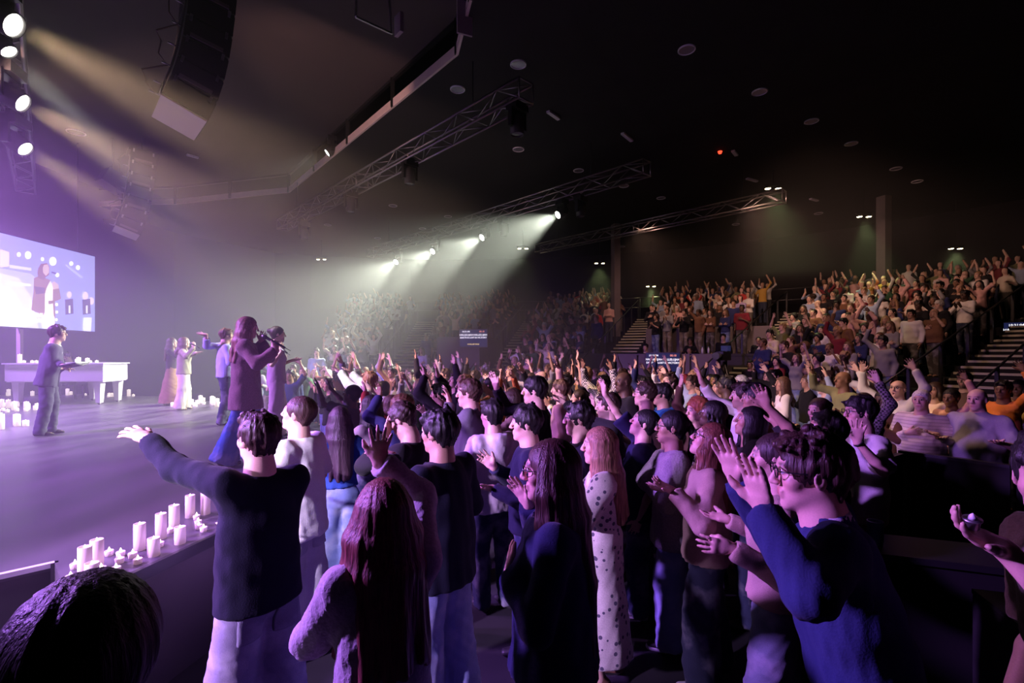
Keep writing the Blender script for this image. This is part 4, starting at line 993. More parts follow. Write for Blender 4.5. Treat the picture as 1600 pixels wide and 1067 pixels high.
def pic(name, pts, m_, px=True):
    LAY[0] += 1; off = -.008 - .0012*LAY[0]
    q = [uv(*p) for p in pts] if px else pts
    link(name, MB().poly([(min(max(u,.0),SL),off,min(max(v,.0),sz1-sz0)) for u,v in q]).mesh(name, M[m_]), scr)
def ring(cx, cy, r, n=18, sy=1.0):
    return [(cx+r*math.cos(6.283*k/n)*.8, cy+r*sy*math.sin(6.283*k/n)) for k in range(n)]
Hs = sz1-sz0
pic('picture_glow', [(0,0),(2.9,0),(2.6,.5*Hs),(2.1,.62*Hs),(0,.62*Hs)], 'v_mid', False)
pic('picture_glow', [(0,0),(2.35,0),(2.1,.35*Hs),(1.75,.55*Hs),(0,.60*Hs)], 'v_glow', False)
pic('picture_glow', [(0,.02),(1.95,.02),(1.75,.30*Hs),(1.5,.42*Hs),(0,.45*Hs)], 'v_white', False)
pic('picture_arch', [(0,235),(80,262),(78,390),(0,400)], 'v_pink'); pic('picture_beam', [(85,378),(285,408),(285,430),(85,405)], 'v_glow'); pic('picture_beam', [(85,540),(280,555),(280,575),(85,565)], 'v_white')
for cx,cy,r in ((170,282,20),(255,288,34),(388,325,16),(485,345,38),(655,366,19),(717,403,20),(525,472,18),(518,745,13),(518,815,12),(515,885,12)): pic('picture_lamp', ring(cx,cy,r), 'v_lamp')
pic('picture_beam', [(600,380),(612,376),(760,490),(750,500)], 'v_mid')
for cx,cy,r in ((635,655,24),(783,665,30),(838,712,28)): pic('picture_musician', ring(cx,cy,r,14,1.2), 'v_pink')
for x0 in (625,785): pic('picture_musician', [(x0-35,700),(x0+40,690),(x0+45,830),(x0-30,840)], 'v_dark'); pic('picture_candle', [(x0,755),(x0+16,755),(x0+16,825),(x0,825)], 'v_white')
pic('picture_piano', [(768,868),(838,868),(830,1000),(765,995)], 'v_white')
pic('picture_trousers', [(452,525),(478,590),(476,700),(492,880),(500,975),(392,970),(398,700),(408,600)], 'v_cream')
pic('picture_coat', [(300,500),(350,478),(390,492),(456,520),(420,585),(402,650),(400,848),(365,836),(275,795),(294,640)], 'v_coat')
pic('picture_coat', [(300,575),(402,590),(398,640),(320,650)], 'v_coatd')
pic('picture_coat', [(476,560),(532,590),(552,690),(524,706),(494,716),(500,880),(482,850),(474,700)], 'v_coat'); pic('picture_belt', [(430,712),(480,706),(490,735),(436,742)], 'v_coat')
pic('picture_hair', [(338,410),(362,368),(420,360),(442,395),(440,470),(410,490),(392,520),(340,500),(330,455)], 'v_hair')
pic('picture_face', [(392,378),(425,374),(438,400),(438,450),(410,480),(384,450),(380,405)], 'v_skin'); pic('picture_hand', [(462,552),(486,532),(524,560),(528,596),(480,604)], 'v_skin'); pic('picture_microphone', [(462,438),(506,452),(502,466),(458,452)], 'v_dark')
for body, zx, zy in (('HALLELUJAH HALLELUJAH',250,832),('DEATH IS LOST IN VICTORY',235,888)):
    u, v = uv(zx,zy); link('lettering', text_mesh(body, .135, M['v_txt']), scr, (u,-.055,v), (math.pi/2,0,0))
# ------------------------------------------------------------------ white piano
pn = thing('white_piano', 'white grand piano shell with square legs and candles on top', 'piano', (-11.52,12.55,SZ), .06)
link('case', MB().prism([(-1.17,-.42),(1.17,-.42),(1.15,.45),(.2,.95),(-.7,.95),(-1.17,.5)], .60, 1.02).mesh('case', M['white_gloss']), pn)
link('lid', MB().prism([(-1.21,-.46),(1.21,-.46),(1.19,.48),(.22,.99),(-.72,.99),(-1.21,.53)], 1.022, 1.055).mesh('lid', M['white_gloss']), pn)
link('plinth', MB().prism([(-1.15,-.40),(1.15,-.40),(1.13,.43),(-1.15,.48)], .575, .60).mesh('plinth', M['white_gloss']), pn)
for x,y in ((-.98,-.28),(.98,-.28),(-.2,-.32),(0,.8),(.95,.38)):
    lg = link('leg', MB().add([(x+sx_*w_,y+sy_*w_,z) for z,w_ in ((.045,.055),(.58,.085)) for sx_,sy_ in ((-1,-1),(1,-1),(1,1),(-1,1))],[(3,2,1,0),(4,5,6,7),(0,1,5,4),(1,2,6,5),(2,3,7,6),(3,0,4,7)]).mesh('leg', M['white_gloss']), pn)
    link('caster', MB().tube((x-.03,y,.027),(x+.03,y,.027),.027,10).mesh('caster', M['alu']), lg)
bn = thing('piano_bench', 'black padded bench behind the white piano', 'bench', (-12.7,13.80,SZ), .06)
link('seat', MB().box((0,0,.45),(.38,.17,.05)).mesh('seat', M['black_plastic']), bn)
for x in (-.33,.33):
    for y in (-.13,.13): link('leg', MB().box((x,y,.20),(.022,.022,.20)).mesh('leg', M['black_metal']), bn)
# ------------------------------------------------------------------ candles
def candle_mesh(r, h, m_): return MB().lathe([(.0,0),(r,0),(r*1.01,h*.5),(r,h),(r*.86,h),(r*.80,h-.012),(.0,h-.016)], seg=18).mesh('wax', m_)
def flame_mesh(z): return MB().lathe([(.0,z-.014),(.006,z-.006),(.007,z+.006),(.003,z+.018),(.0,z+.024)], seg=8).mesh('flame', M['flame'])
CM = {}
def candle(loc, r, h, far=False, label=None, group=None):
    key = (round(r,3),round(h,3),far)
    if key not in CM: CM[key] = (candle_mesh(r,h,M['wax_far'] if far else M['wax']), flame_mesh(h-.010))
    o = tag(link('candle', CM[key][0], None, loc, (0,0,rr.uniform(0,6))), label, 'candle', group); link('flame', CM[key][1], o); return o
TALL = 'tall pink lit pillar candle at the near edge of the stage'; SHORT = 'short pink lit pillar candle at the near edge of the stage'
for px,py,hp in ((138,901,48),(156.5,888,47),(149,911,31),(223,859,36),(245,868,29),(256,841,38),(276.5,826,33),(286,849,25),(301,808,36),(325,803,34)):
    y = FPX*1.3/(py-HZ); x = (px-800)/FPX*y - .02; h = hp/FPX*y
    h = .175 if h > .150 else .115; candle((x,y,SZ), .034, h, False, TALL if h > .15 else SHORT, 'pillar candles on the near stage edge')
TEA = MB().lathe([(.0,0),(.019,0),(.022,.022),(.020,.024),(.018,.018),(.0,.018)], seg=14).mesh('tea', M['wax']); TEF = MB().lathe([(.0,.016),(.006,.022),(.006,.030),(.0,.042)], seg=8).mesh('flame', M['flame'])
for cx,cy in ((408,470),(386,535),(380,577),(585,402),(645,407),(640,442),(622,490),(708,414),(735,445),(545,490),(848,357),(898,285),(1038,214),(1046,242),(1050,264),(1075,277)):
    px,py = cx/3.335, 747+cy/3.335; y = FPX*1.3/(py-HZ); x = (px-800)/FPX*y-.02
    o = tag(link('tea_candle', TEA, None, (x,y,SZ)), 'small lit tea light at the near edge of the stage', 'candle', 'tea lights on the near stage edge'); o.scale = (1.15,1.15,1.35); link('flame', TEF, o)
px,py = 335/3.335, 747+622/3.335; y = FPX*1.3/(py-HZ)
tag(link('candle_glass', MB().lathe([(.0,0),(.014,0),(.016,.006),(.022,.028),(.026,.030),(.020,.006),(.0,.006)], seg=14).mesh('candle_glass', M['white_gloss']), None, ((px-800)/FPX*y-.02,y,SZ)), 'small empty clear candle cup at the stage corner', 'candle cup')
CL = random.Random(11); PTS = []
def far_candle(x, y, z=SZ, big=None, where=''):
    for q in PTS:
        if math.dist(q,(x,y)) < .13: return
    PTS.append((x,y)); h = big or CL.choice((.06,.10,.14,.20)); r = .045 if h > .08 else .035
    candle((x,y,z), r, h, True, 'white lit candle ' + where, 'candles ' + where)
def inset(i, t, k):
    a, b = Vector(SE[i]), Vector(SE[i+1]); p = a+(b-a)*t; nrm = Vector((-(b-a).y,(b-a).x)).normalized(); return p + nrm*k
for i in (6,7,8,9):
    for k in range(13 if i > 6 else 6): 
        p = inset(i, CL.random(), CL.uniform(.15,.55)); far_candle(p.x,p.y,SZ,None,'along the far edge of the stage')
for k in range(18): far_candle(-8.2+CL.uniform(-.5,.5), 12.2+CL.uniform(-.5,.45), SZ, None, 'clustered on the stage behind the singers')
for k in range(16): far_candle(-11.2+CL.uniform(-.35,.35), 10.9+CL.uniform(-.3,.35), SZ, None, 'clustered in front of the white piano')
for k in range(12): far_candle(-12.3+CL.uniform(-.3,.5), 11.6+CL.uniform(-.2,.3), SZ, None, 'in the group at the piano leg by the screen')
for k in range(9): far_candle(-8.85+CL.uniform(-.25,.15), 8.55+CL.uniform(-.3,.3), SZ, CL.choice((.1,.2,.26)), 'in the group near the man in the suit')
for k in range(10):
    p = inset(3+k%2, CL.random(), CL.uniform(.12,.35)); far_candle(p.x,p.y,SZ,None,'at the stage edge behind the lead singer')
PTS = []
for dx,dy,h in ((-1.0,-.2,.22),(-.85,-.25,.06),(-.75,-.15,.06),(-.60,-.2,.06),(.30,-.1,.10),(.42,-.2,.14),(.55,-.1,.12),(.70,-.2,.06),(.82,-.15,.06)): far_candle(-11.52+dx,12.55+dy+dx*.06,SZ+1.056,h,'standing on the lid of the white piano')
# ------------------------------------------------------------------ people placed one by one
S1,S2,S3,S4 = (.60,.38,.30), (.42,.25,.17), (.22,.115,.07), (.085,.045,.03)
BLK,DBR,BRN,AUB,BLN,GRY,RED = (.010,.008,.008),(.035,.018,.012),(.09,.045,.025),(.15,.05,.035),(.32,.19,.10),(.45,.43,.42),(.30,.09,.03)
HEROES = []
def hero(px, d, H, face, label, hair, hc, skin, top, tc, bottom, bc, arms=('hang','hang'), z=0, shoe=(.02,.02,.02), sole=None, inner=None, **kw):
    x = (px-800)/FPX*d; loc = V3(x, d, z); rot = math.radians(face-90); Rm = rz(-rot)
    A = []
    for a in arms:
        if isinstance(a, tuple):
            w_ = Rm @ (np.array(at(a[0],a[1],a[2])) - loc); o = dict(a[3]) if len(a) > 3 else {}
            for k in ('palm','f','pole'):
                if k in o: o[k] = Rm @ np.array(o[k], float)
            if 'e' in o: o['e'] = Rm @ (np.array(at(*o['e'])) - loc)
            o['w'] = w_; A.append(o)
        else: A.append(a)
    sp = dict(H=H, arms=A, hair=hair, top=top, bottom=bottom, seed=int(px*7+d*100) % 9973, eyes=d < 6.5, **kw)
    if d < 4.2 or z > .3: sp['shoe_v'] = max(.008, d*.003)
    fig = build_figure(sp, min(max(.0054,d*.0025),.0105), min(max(.011,d*.0052),.020), min(max(.0075,d*.0036),.013))
    r = place_figure(fig, tuple(loc), face, dict(skin=skin,hair=hc,top=tc,bottom=bc,shoe=shoe,sole=sole), label)
    if inner:
        o = link('shirt', top_mesh(dict(sp, top=inner[0]), fig['J'], max(.011,d*.003)), r); recolor(o, inner[1])
    for nm in 'LR':
        sh_,E_,W_2,fd_,pn_,hd_ = fig['J'][nm]
        if hd_.get('watch'):
            ax = unit(W_2-E_); u_ = unit(np.cross(ax,V3(.3,.2,.9))); v_ = np.cross(ax,u_); c_ = W_2-ax*.012; R_ = .030*fig['J']['s']
            link('watch', tube_mesh('watch', [[c_+(u_*math.cos(t)+v_*math.sin(t))*R_ for t in [6.2832*k/18 for k in range(19)]]], .007, M['black_plastic']), r)
    HEROES.append((x,d)); return r, fig
def piece(root, fig, fn, c, half, mt, col, name, R=None, g=.012, vox=.009):
    me = patch(fn, fig['sp'], fig['J'], vox, (np.array(c,float), np.eye(3) if R is None else R, half), M[mt], g, name)
    if me: o = link(name, me, root); recolor(o, col); return o
W_, NAVY, BLACK = (.72,.70,.70), (.018,.024,.085), (.013,.012,.014)
JL, JM, JD = (.21,.20,.27), (.13,.17,.34), (.030,.038,.075)
WIDE = dict(knee=.105,hemr=.112); REG = dict(knee=.075,hemr=.070)
T = lambda kind, **k: dict(kind=kind, **k)
# --- front of the crowd
r, f = hero(405,2.42,1.79,146,'man in dark navy jumper reaching his arm out over the stage','short',(.03,.012,.012),S1,T('jumper',loose=.026,hem=.84,flare=1.06,folds=.7),(.006,.006,.016),dict(**WIDE,mat='denim',folds=.45),JL,
     ((205,672,2.5,dict(f=(-.85,.15,.38),palm=(-.1,.35,-1),curl=.30,spread=.22,pole=(-.2,-.3,-1))),dict(w=(.07,.30,1.14),pole=(-.1,-.1,-1),palm=(-1,0,.1))), yaw=4, pitch=2)
J = f['J']; piece(r,f,bottom_field,(-.085,-.15,.80),(.062,.10,.075),'denim',(.17,.165,.22),'back_pocket'); piece(r,f,bottom_field,(.085,-.15,.80),(.062,.10,.075),'denim',(.17,.165,.22),'back_pocket')
r, f = hero(466,3.42,1.79,170,'man in white t-shirt and wide pale jeans at the stage edge','crop',(.05,.025,.02),S1,T('tee',loose=.036,hem=.80,sleeve=.42,flare=1.08,folds=.9),W_,dict(knee=.125,hemr=.135,mat='denim',folds=.5),(.42,.40,.46),
     ('low','low'), yaw=8, pitch=12, shoe=(.5,.5,.5), sole=(.7,.7,.7), bulk=1.05)
piece(r,f,bottom_field,(-.09,-.15,.80),(.065,.12,.08),'denim',(.36,.35,.42),'back_pocket',vox=.011); piece(r,f,bottom_field,(.09,-.15,.80),(.065,.12,.08),'denim',(.36,.35,.42),'back_pocket',vox=.011)
hero(531,4.4,1.60,122,'young woman with long dark hair in blue top and flared jeans','long',(.03,.014,.022),S1,T('top',hem=.98,sleeve=.5),(.02,.05,.22),dict(knee=.10,hemr=.14),JM,('low','low'),fem=True,hlen=.46)
hero(580,4.9,1.66,150,'long-haired woman in cropped pale top raising a bent arm','long',BLK,S1,T('top',hem=1.08,sleeve=.42),(.40,.33,.36),REG,JD,((545,668,4.8,dict(f=(0,0,1),palm=(-1,0,0))),'low'),fem=True,hlen=.52,yaw=15)
hero(600,1.72,1.63,124,'auburn-haired woman in fuzzy grey sweater with one hand raised','long',(.13,.035,.032),S1,T('sweater',loose=.030,mat='wool',hem=.84,sw=1.2),(.36,.33,.35),REG,JM,
     ('clap',(592,722,1.92,dict(f=(.05,.1,1),palm=(-.35,.9,.1),curl=.14,spread=.26,pole=(.8,.3,-1)))),fem=True,hlen=.44,hvol=1.25,yaw=6)
hero(690,2.78,1.76,148,'man with black bowl haircut in dark navy jacket and jeans','fringe',BLK,S2,T('jacket',loose=.034,hem=.80,flare=1.04),(.008,.009,.020),dict(knee=.10,hemr=.105,mat='denim'),(.20,.24,.40),((612,712,2.9,dict(f=(-.9,0,.25),palm=(0,.2,-1),pole=(-.3,-.3,-1))),'low'),hvol=1.2,bulk=1.08,yaw=4)
hero(641,3.55,1.74,165,'curly-haired man in black covering his face with a hand','curly',(.03,.014,.012),S1,T('jumper',loose=.02),BLACK,REG,JD,('face','low'),pitch=-28)
hero(736,4.5,1.85,172,'curly brown-haired man in grey jacket with a raised fist','curly',(.06,.03,.02),S1,T('jacket',loose=.025,collar=1),(.10,.095,.11),REG,JD,((702,628,4.6,dict(f=(-.2,0,1),palm=(-1,0,0),grip=True)),'low'),hsize=1.02)
hero(838,4.6,1.87,176,'tall black-haired man in black lifting his far hand','fringe',BLK,S1,T('jumper',loose=.025),BLACK,REG,JD,('low',(776,606,4.75,dict(f=(-.3,.1,1),palm=(-.6,-.6,.2),spread=.1))),hvol=1.35)
hero(826,3.45,1.71,179,'boy in dark jacket with a denim shirt collar','fringe',BLK,S1,T('jacket',loose=.025,collar=1),(.02,.022,.045),REG,JD,('low','clap'),hvol=1.2)
hero(908,3.62,1.72,174,'young man with black hair and thin glasses in dark jacket','short',BLK,S1,T('jacket',loose=.025),(.02,.02,.028),REG,JD,('low','hang'),glasses=True,hvol=1.2)
hero(866,1.98,1.73,174,'long brown-haired woman with glasses in navy sweater holding up her palm','wavy',(.045,.016,.014),S1,T('sweater',loose=.034,mat='knit',hem=.84,neck=.03),(.012,.015,.055),dict(knee=.09,hemr=.09),(.20,.25,.36),
     ('chest',(826,788,2.22,dict(f=(-.55,.1,.8),palm=(-.75,-.55,.2),curl=.12,spread=.10))),fem=True,bulk=1.22,hlen=.66,hvol=1.2,glasses=True)
hero(940,3.10,1.61,172,'light brown-haired woman in a long cream floral dress','long',(.26,.13,.085),S1,T('dress',skirt=(.22,1.62),sleeve=.5,mat='floral',loose=.014,sw=1.35,hem=1.02,neck=.05),(.62,.58,.54),None,JM,('clap','clap'),fem=True,hlen=.40,shoe=(.16,.08,.05))
hero(1003,3.92,1.64,164,'woman with black bun in navy t-shirt stretching one arm up','bun',BLK,S1,T('tee',loose=.035,sleeve=.5,hem=.84),(.020,.022,.060),dict(knee=.085,hemr=.09),(.05,.06,.13),('hang',(938,606,4.05,dict(f=(-.2,0,1),palm=(-.8,-.3,.2)))),fem=True,bulk=1.18,face_=0,pitch=22,shoe=(.5,.5,.5),sole=(.7,.7,.7))
hero(1052,3.5,1.67,166,'woman with glasses in grey wool cardigan touching her chin','pony',BLK,S2,T('cardigan',loose=.034,mat='wool',hem=.76,sw=1.15),(.26,.23,.25),dict(knee=.10,hemr=.10),(.20,.23,.40),('cross',(1038,706,3.6,dict(f=(-.1,.1,1),palm=(-1,0,0),curl=.5))),fem=True,glasses=True,pitch=4,sole=(.6,.6,.6))
hero(1104,3.05,1.66,162,'woman with glasses looking up in beige hoodie, palm held out','wavy',(.14,.05,.03),S1,T('hoodie',loose=.030,hood=1,hem=.86,sw=1.1),(.40,.29,.22),dict(knee=.11,hemr=.11),(.035,.042,.07),((1050,766,2.85,dict(f=(-.85,0,.45),palm=(.1,-.45,1),curl=.2)),'low'),fem=True,glasses=True,pitch=24,mouth=.8,hlen=.34,shoe=(.6,.6,.6),sole=(.75,.75,.75))
hero(1214,2.38,1.69,152,'woman in profile with tied dark hair and beige knit jumper','bun',(.03,.016,.016),S1,T('jumper',loose=.022,mat='knit',hem=.93),(.42,.30,.24),dict(knee=.095,hemr=.10),(.12,.15,.18),((1142,856,2.15,dict(f=(-1,0,.1),palm=(0,1,0),grip=True)),'low'),fem=True,pitch=3)
hero(1362,1.54,1.84,150,'man with glasses in blue coat raising both hands','messy',(.035,.016,.013),S1,T('coat',loose=.030,hem=.66,collar=1,flare=1.02),(.020,.029,.095),REG,JD,
     ((1194,795,1.47,dict(e=(1268,930,1.29),f=(-.28,0,1),palm=(-.85,-.35,.15),curl=.12,spread=.07,watch=1,pole=(.35,-.15,-1))),(1150,748,1.80,dict(e=(1226,868,1.78),f=(-.34,0,1),palm=(-.8,-.5,.1),curl=.14,spread=.10,pole=(.4,-.2,-1)))),glasses=True,hvol=1.25,pitch=-2,lean=13,yaw=12,inner=(T('shirt',loose=.004,collar=1,sleeve=0,hem=.9),(.55,.52,.62)))
hero(1287,3.2,1.70,166,'young man in black shirt looking up and singing','fringe',BLK,S2,T('shirt',loose=.025,sleeve=.5),BLACK,REG,JD,((1196,632,3.1,dict(f=(-.4,0,1),palm=(-.6,-.5,.3))),'low'),pitch=18,mouth=1,hvol=1.25)
hero(1348,3.8,1.75,172,'person with glasses in white t-shirt showing a palm with black watch','fringe',BLK,S1,T('tee',loose=.03,sleeve=.42,hem=.80),(.62,.58,.56),dict(**REG,mat='slacks'),(.30,.24,.18),((1340,690,3.42,dict(f=(.05,0,1),palm=(-.45,-.9,0),spread=.2,watch=1)),'low'),glasses=True)
# --- right-hand group behind the barrier
hero(1440,5.65,1.66,214,'white-haired old man in cream ribbed sweater at the barrier','crop',(.62,.58,.54),S1,T('sweater',loose=.02,mat='ribbed',hem=.84),(.68,.60,.55),dict(mat='slacks'),(.10,.09,.08),('low','chest'),bulk=1.36,face_=0)
hero(1528,5.25,1.71,204,'bald man with moustache in grey polo shirt at the barrier','bald',(.10,.09,.09),S1,T('polo',loose=.02,sleeve=.42,collar=1,hem=.84),(.30,.29,.31),dict(mat='slacks'),(.05,.05,.06),('low','low'),bulk=1.42,moustache=1)
hero(1403,6.4,1.74,205,'older man in white shirt and glasses lifting both arms high','bald',GRY,S1,T('shirt',loose=.02,collar=1),(.66,.62,.58),REG,JD,('up','vee'),glasses=True,pitch=8,mouth=.8)
hero(1380,6.0,1.62,206,'boy in brown bomber jacket clasping his hands','crop',BLK,S4,T('jacket',loose=.022),(.10,.048,.028),REG,JD,('clap','clap'))
hero(1462,7.0,1.67,198,'woman in pale pink blouse behind the old man in sweater','bob',DBR,S2,T('top',loose=.015,neck=.04),(.70,.52,.46),REG,JD,('low','hang'),fem=True,bulk=1.2,mouth=.6)
hero(1487,6.3,1.62,202,'woman in salmon top raising one hand beside the moustached man','bun',BLK,S3,T('top',loose=.015),(.75,.42,.34),REG,JD,('up','low'),fem=True)
hero(1568,6.5,1.72,205,'person in bright orange shirt raising one arm','short',BLK,S3,T('shirt',loose=.02),(.80,.24,.06),REG,JD,('up','low'))
hero(1508,7.6,1.80,202,'bearded man with dark hair behind the salmon top woman','short',BLK,S2,T('shirt',loose=.02),(.12,.07,.05),REG,JD,('hang','hang'),beard=.7)
hero(1592,7.4,1.68,205,'person in yellow ochre top at the end of the barrier group','bob',BLK,S3,T('top',loose=.02),(.55,.33,.12),REG,JD,('half','low'),fem=True)
hero(1350,5.2,1.66,200,'woman in dark floral blouse with hand raised by the barrier','wavy',DBR,S1,T('shirt',loose=.02,mat='check'),(.20,.17,.18),REG,JD,('up','hang'),fem=True,hlen=.3)
hero(1282,4.6,1.66,196,'woman with wide smile and tied hair in black top','bun',DBR,S1,T('top',loose=.015),BLACK,REG,JD,('low','hang'),fem=True,mouth=.6)
# --- second line of the crowd
hero(1164,4.75,1.80,158,'man in white shirt stretching his arm high above the crowd','short',(.035,.018,.014),S1,T('shirt',loose=.024,collar=1,sleeve=.9),(.66,.62,.56),REG,JD,('low',(1096,596,5.0,dict(f=(-.3,.1,1),palm=(-1,0,.1)))),beard=.45)
hero(1184,4.25,1.82,158,'man with cropped black hair in brown shirt','short',BLK,S2,T('shirt',loose=.02),(.24,.12,.06),REG,JD,('low','hang'))
hero(1171,3.75,1.68,166,'woman with long black hair in black coat lifting her chin','long',BLK,S2,T('jacket',loose=.02,neck=.05),(.02,.018,.02),REG,JD,((1214,664,3.55,dict(f=(-.35,0,1),palm=(-.8,-.3,0))),'chest'),fem=True,pitch=14,hlen=.3)
hero(1112,4.2,1.68,166,'woman with black braids in black and white checked shirt','braids',BLK,S4,T('shirt',loose=.02,mat='check'),(.62,.60,.58),REG,JD,('chest','chest'),fem=True,pitch=14)
hero(1091,4.9,1.62,190,'woman with bushy ginger hair in dark dress','afro',(.30,.09,.04),S1,T('top',loose=.015),(.10,.05,.04),REG,JD,('low','up'),fem=True,hvol=.92)
hero(1009,5.0,1.80,168,'young man with glasses in cream t-shirt','curly',DBR,S1,T('tee',loose=.025,sleeve=.45),(.62,.56,.42),REG,JD,('low','low'),glasses=True,pitch=5)
hero(1036,5.6,1.74,178,'person in teal blue hooded jacket','short',BLK,S2,T('hoodie',loose=.03,hood=1),(.015,.09,.20),REG,JD,('low','low'))
hero(1044,6.6,1.82,204,'man in black shirt with head thrown back and palms up','short',DBR,S1,T('shirt',loose=.02),BLACK,REG,JD,('half','half'),pitch=22,mouth=1)
hero(976,6.0,1.87,196,'tall bald man in black standing in the crowd','none',BLK,S4,T('tee',loose=.025,sleeve=.5),BLACK,REG,JD,('low','low'))
hero(944,7.3,1.76,205,'man in patterned pale shirt with both arms up','short',BLK,S3,T('shirt',loose=.03,mat='check'),(.70,.66,.58),REG,JD,('vee','vee'))
hero(953,4.5,1.72,172,'bearded man in black with a hand before his face','short',DBR,S1,T('jumper',loose=.02),BLACK,REG,JD,((880,628,4.7,dict(f=(-.7,0,.6),palm=(-.5,-.3,-.8))),(928,640,4.6,dict(f=(-.1,0,1),palm=(-.9,-.2,0)))),beard=.7)
hero(770,4.0,1.70,128,'person in white hooded sweatshirt with dark trousers','short',BLK,S1,T('hoodie',loose=.034,hood=1,hem=.84),(.60,.55,.58),REG,JD,('low','low'))
hero(803,5.3,1.70,172,'woman with long wavy hair in tan jacket','wavy',DBR,S1,T('jacket',loose=.025),(.50,.38,.26),REG,JD,('half','low'),fem=True,hlen=.36)
hero(579,7.0,1.82,168,'ginger man in bright white shirt reaching both arms forward','short',(.32,.13,.05),S1,T('shirt',loose=.035,hem=.76),(.80,.78,.74),REG,JD,((522,572,7.1,dict(f=(-.7,0,.6),palm=(0,-.3,-1))),(544,580,7.4,dict(f=(-.7,0,.6),palm=(0,-.3,-1)))))
hero(549,6.0,1.70,172,'woman in dark dress with white collar holding both palms up','bun',BLK,S4,T('dress',skirt=(.40,1.25),sleeve=.4,loose=.015,hem=1.02),(.06,.055,.07),None,JM,((498,606,6.0,dict(f=(-.3,0,1),palm=(-.7,-.4,.2))),(516,606,6.3,dict(f=(-.3,0,1),palm=(-.7,-.4,.2)))),fem=True,bulk=1.2,pitch=14)
hero(612,5.6,1.60,165,'person in red jacket with one raised hand','bob',BRN,S1,T('jacket',loose=.025),(.35,.04,.03),REG,JD,((571,612,5.6,dict(f=(-.2,0,1),palm=(-.7,-.5,0))),'low'),fem=True)
hero(628,4.7,1.66,158,'curly-haired woman in dark blue jumper with one hand up','afro',(.10,.045,.025),S3,T('jumper',loose=.022),(.03,.03,.10),REG,JD,((594,618,4.75,dict(f=(-.1,0,1),palm=(-.6,-.7,0),spread=.2)),'low'),fem=True,hvol=.95)
hero(690,5.6,1.74,170,'person in dark jacket lifting two hands together','short',BLK,S1,T('jacket',loose=.02),(.02,.016,.024),REG,JD,((664,588,5.6,dict(f=(-.2,0,1),palm=(-.8,-.3,.2))),(684,586,5.8,dict(f=(-.2,0,1),palm=(-.8,-.3,.2)))))
hero(712,7.6,1.78,205,'man in black with open mouth raising his hand','short',DBR,S1,T('jacket',loose=.02),BLACK,REG,JD,('up','low'),mouth=1,pitch=14)
hero(728,6.4,1.80,188,'fair-haired young man in dark top','fringe',(.30,.18,.10),S1,T('jumper',loose=.02),(.05,.045,.05),REG,JD,('low','low'))
hero(690,6.9,1.70,200,'woman in white top clapping among raised hands','long',BRN,S1,T('top',loose=.015),(.62,.55,.52),REG,JD,('clap','clap'),fem=True)
# --- very near: dark head below the stage corner, young man at the edge
hero(128,.74,1.725,118,'person with thick dark hair seen from behind, close by the stage steps','crop',(.016,.010,.008),S2,T('jumper',loose=.02),(.02,.018,.03),REG,JD,('hang','hang'),hvol=2.2,yaw=0)
hero(1766,1.36,1.88,164,'young man in brown tweed top holding up a tea light','fringe',BLK,S1,T('jumper',loose=.022,mat='wool',sleeve=.44),(.12,.085,.065),REG,JD,((1566,856,1.30,dict(e=(1680,965,1.22),f=(-.85,.1,.40),palm=(-.15,-.35,.9),curl=.42,spread=.12,pole=(1,.1,-.7))),'hang'),yaw=46,lean=13,hvol=1.2)
tl = tag(link('tea_light', MB().lathe([(.0,0),(.0165,0),(.0175,.022),(.021,.024),(.021,.027),(.0,.027)], seg=18).mesh('tea_light', M['alu']), None, at(1518,824,1.28), (.25,-.15,0)), 'small metal cased tea light held between finger and thumb', 'candle')
link('wick_cap', MB().lathe([(.0,.027),(.010,.027),(.009,.034),(.004,.040),(.0,.044)], seg=12).mesh('wick_cap', M['white_gloss']), tl)
# --- performers on the stage
def mic(hand_w, tip_w, label):
    a, b = Vector(hand_w), Vector(tip_w); d = (b-a).normalized(); t = thing('microphone', label, 'microphone', a)
    link('handle', MB().lathe([(.0,-.16),(.012,-.16),(.013,-.02),(.018,.10),(.020,.115)], (0,0,0), 14, 0, d).mesh('handle', M['black_plastic']), t)
    link('grille', MB().lathe([(.020,.115),(.027,.125),(.027,.150),(.018,.170),(.0,.175)], (0,0,0), 14, 0, d).mesh('grille', M['dark_alu']), t)
    link('antenna', MB().tube(-d*.16,-d*.24,.004,6).mesh('antenna', M['black_metal']), t); return t
SP = dict(z=SZ)
def stage_d(py): return FPX*1.3/(py-HZ)
# lead singer
hw = at(428,540,5.72)
r, f = hero(384,5.75,1.72,26,'lead singer in long brown coat and flared blue jeans singing into a microphone','wavy',(.26,.13,.09),S1,T('coat',loose=.042,hem=.65,flare=1.10,mat='wool',sw=1.15,folds=1.0),(.24,.14,.15),dict(knee=.095,hemr=.15,cut=.04),(.05,.13,.42),
     ('mic',(432,546,5.60,dict(f=(-.3,.2,.9),palm=(-.5,.6,.3),grip=True,pole=(.2,-.4,-1)))),fem=True,hlen=.36,hvol=1.25,pitch=-4,step=(.12,-.18),**SP)
mic(at(428,534,5.62), at(404,521,5.66), 'black microphone held by the lead singer in brown coat')
hero(75,stage_d(680),1.74,36,'man in dark suit with glasses leaning forward with a book','short',(.035,.018,.016),S1,T('blazer',loose=.022,hem=.78,open=1,flare=1.08),(.075,.070,.10),dict(knee=.078,hemr=.066,mat='slacks'),(.060,.058,.085),((100,578,7.5,dict(f=(.9,0,.1),palm=(0,.3,-.9),grip=True)),(100,576,7.85,dict(f=(.9,0,.1),palm=(0,-.3,-.9),grip=True))),glasses=True,lean=9,shoe=(.03,.02,.02),inner=(T('shirt',loose=.006,collar=1,sleeve=0,hem=.9),(.75,.73,.76)),**SP)
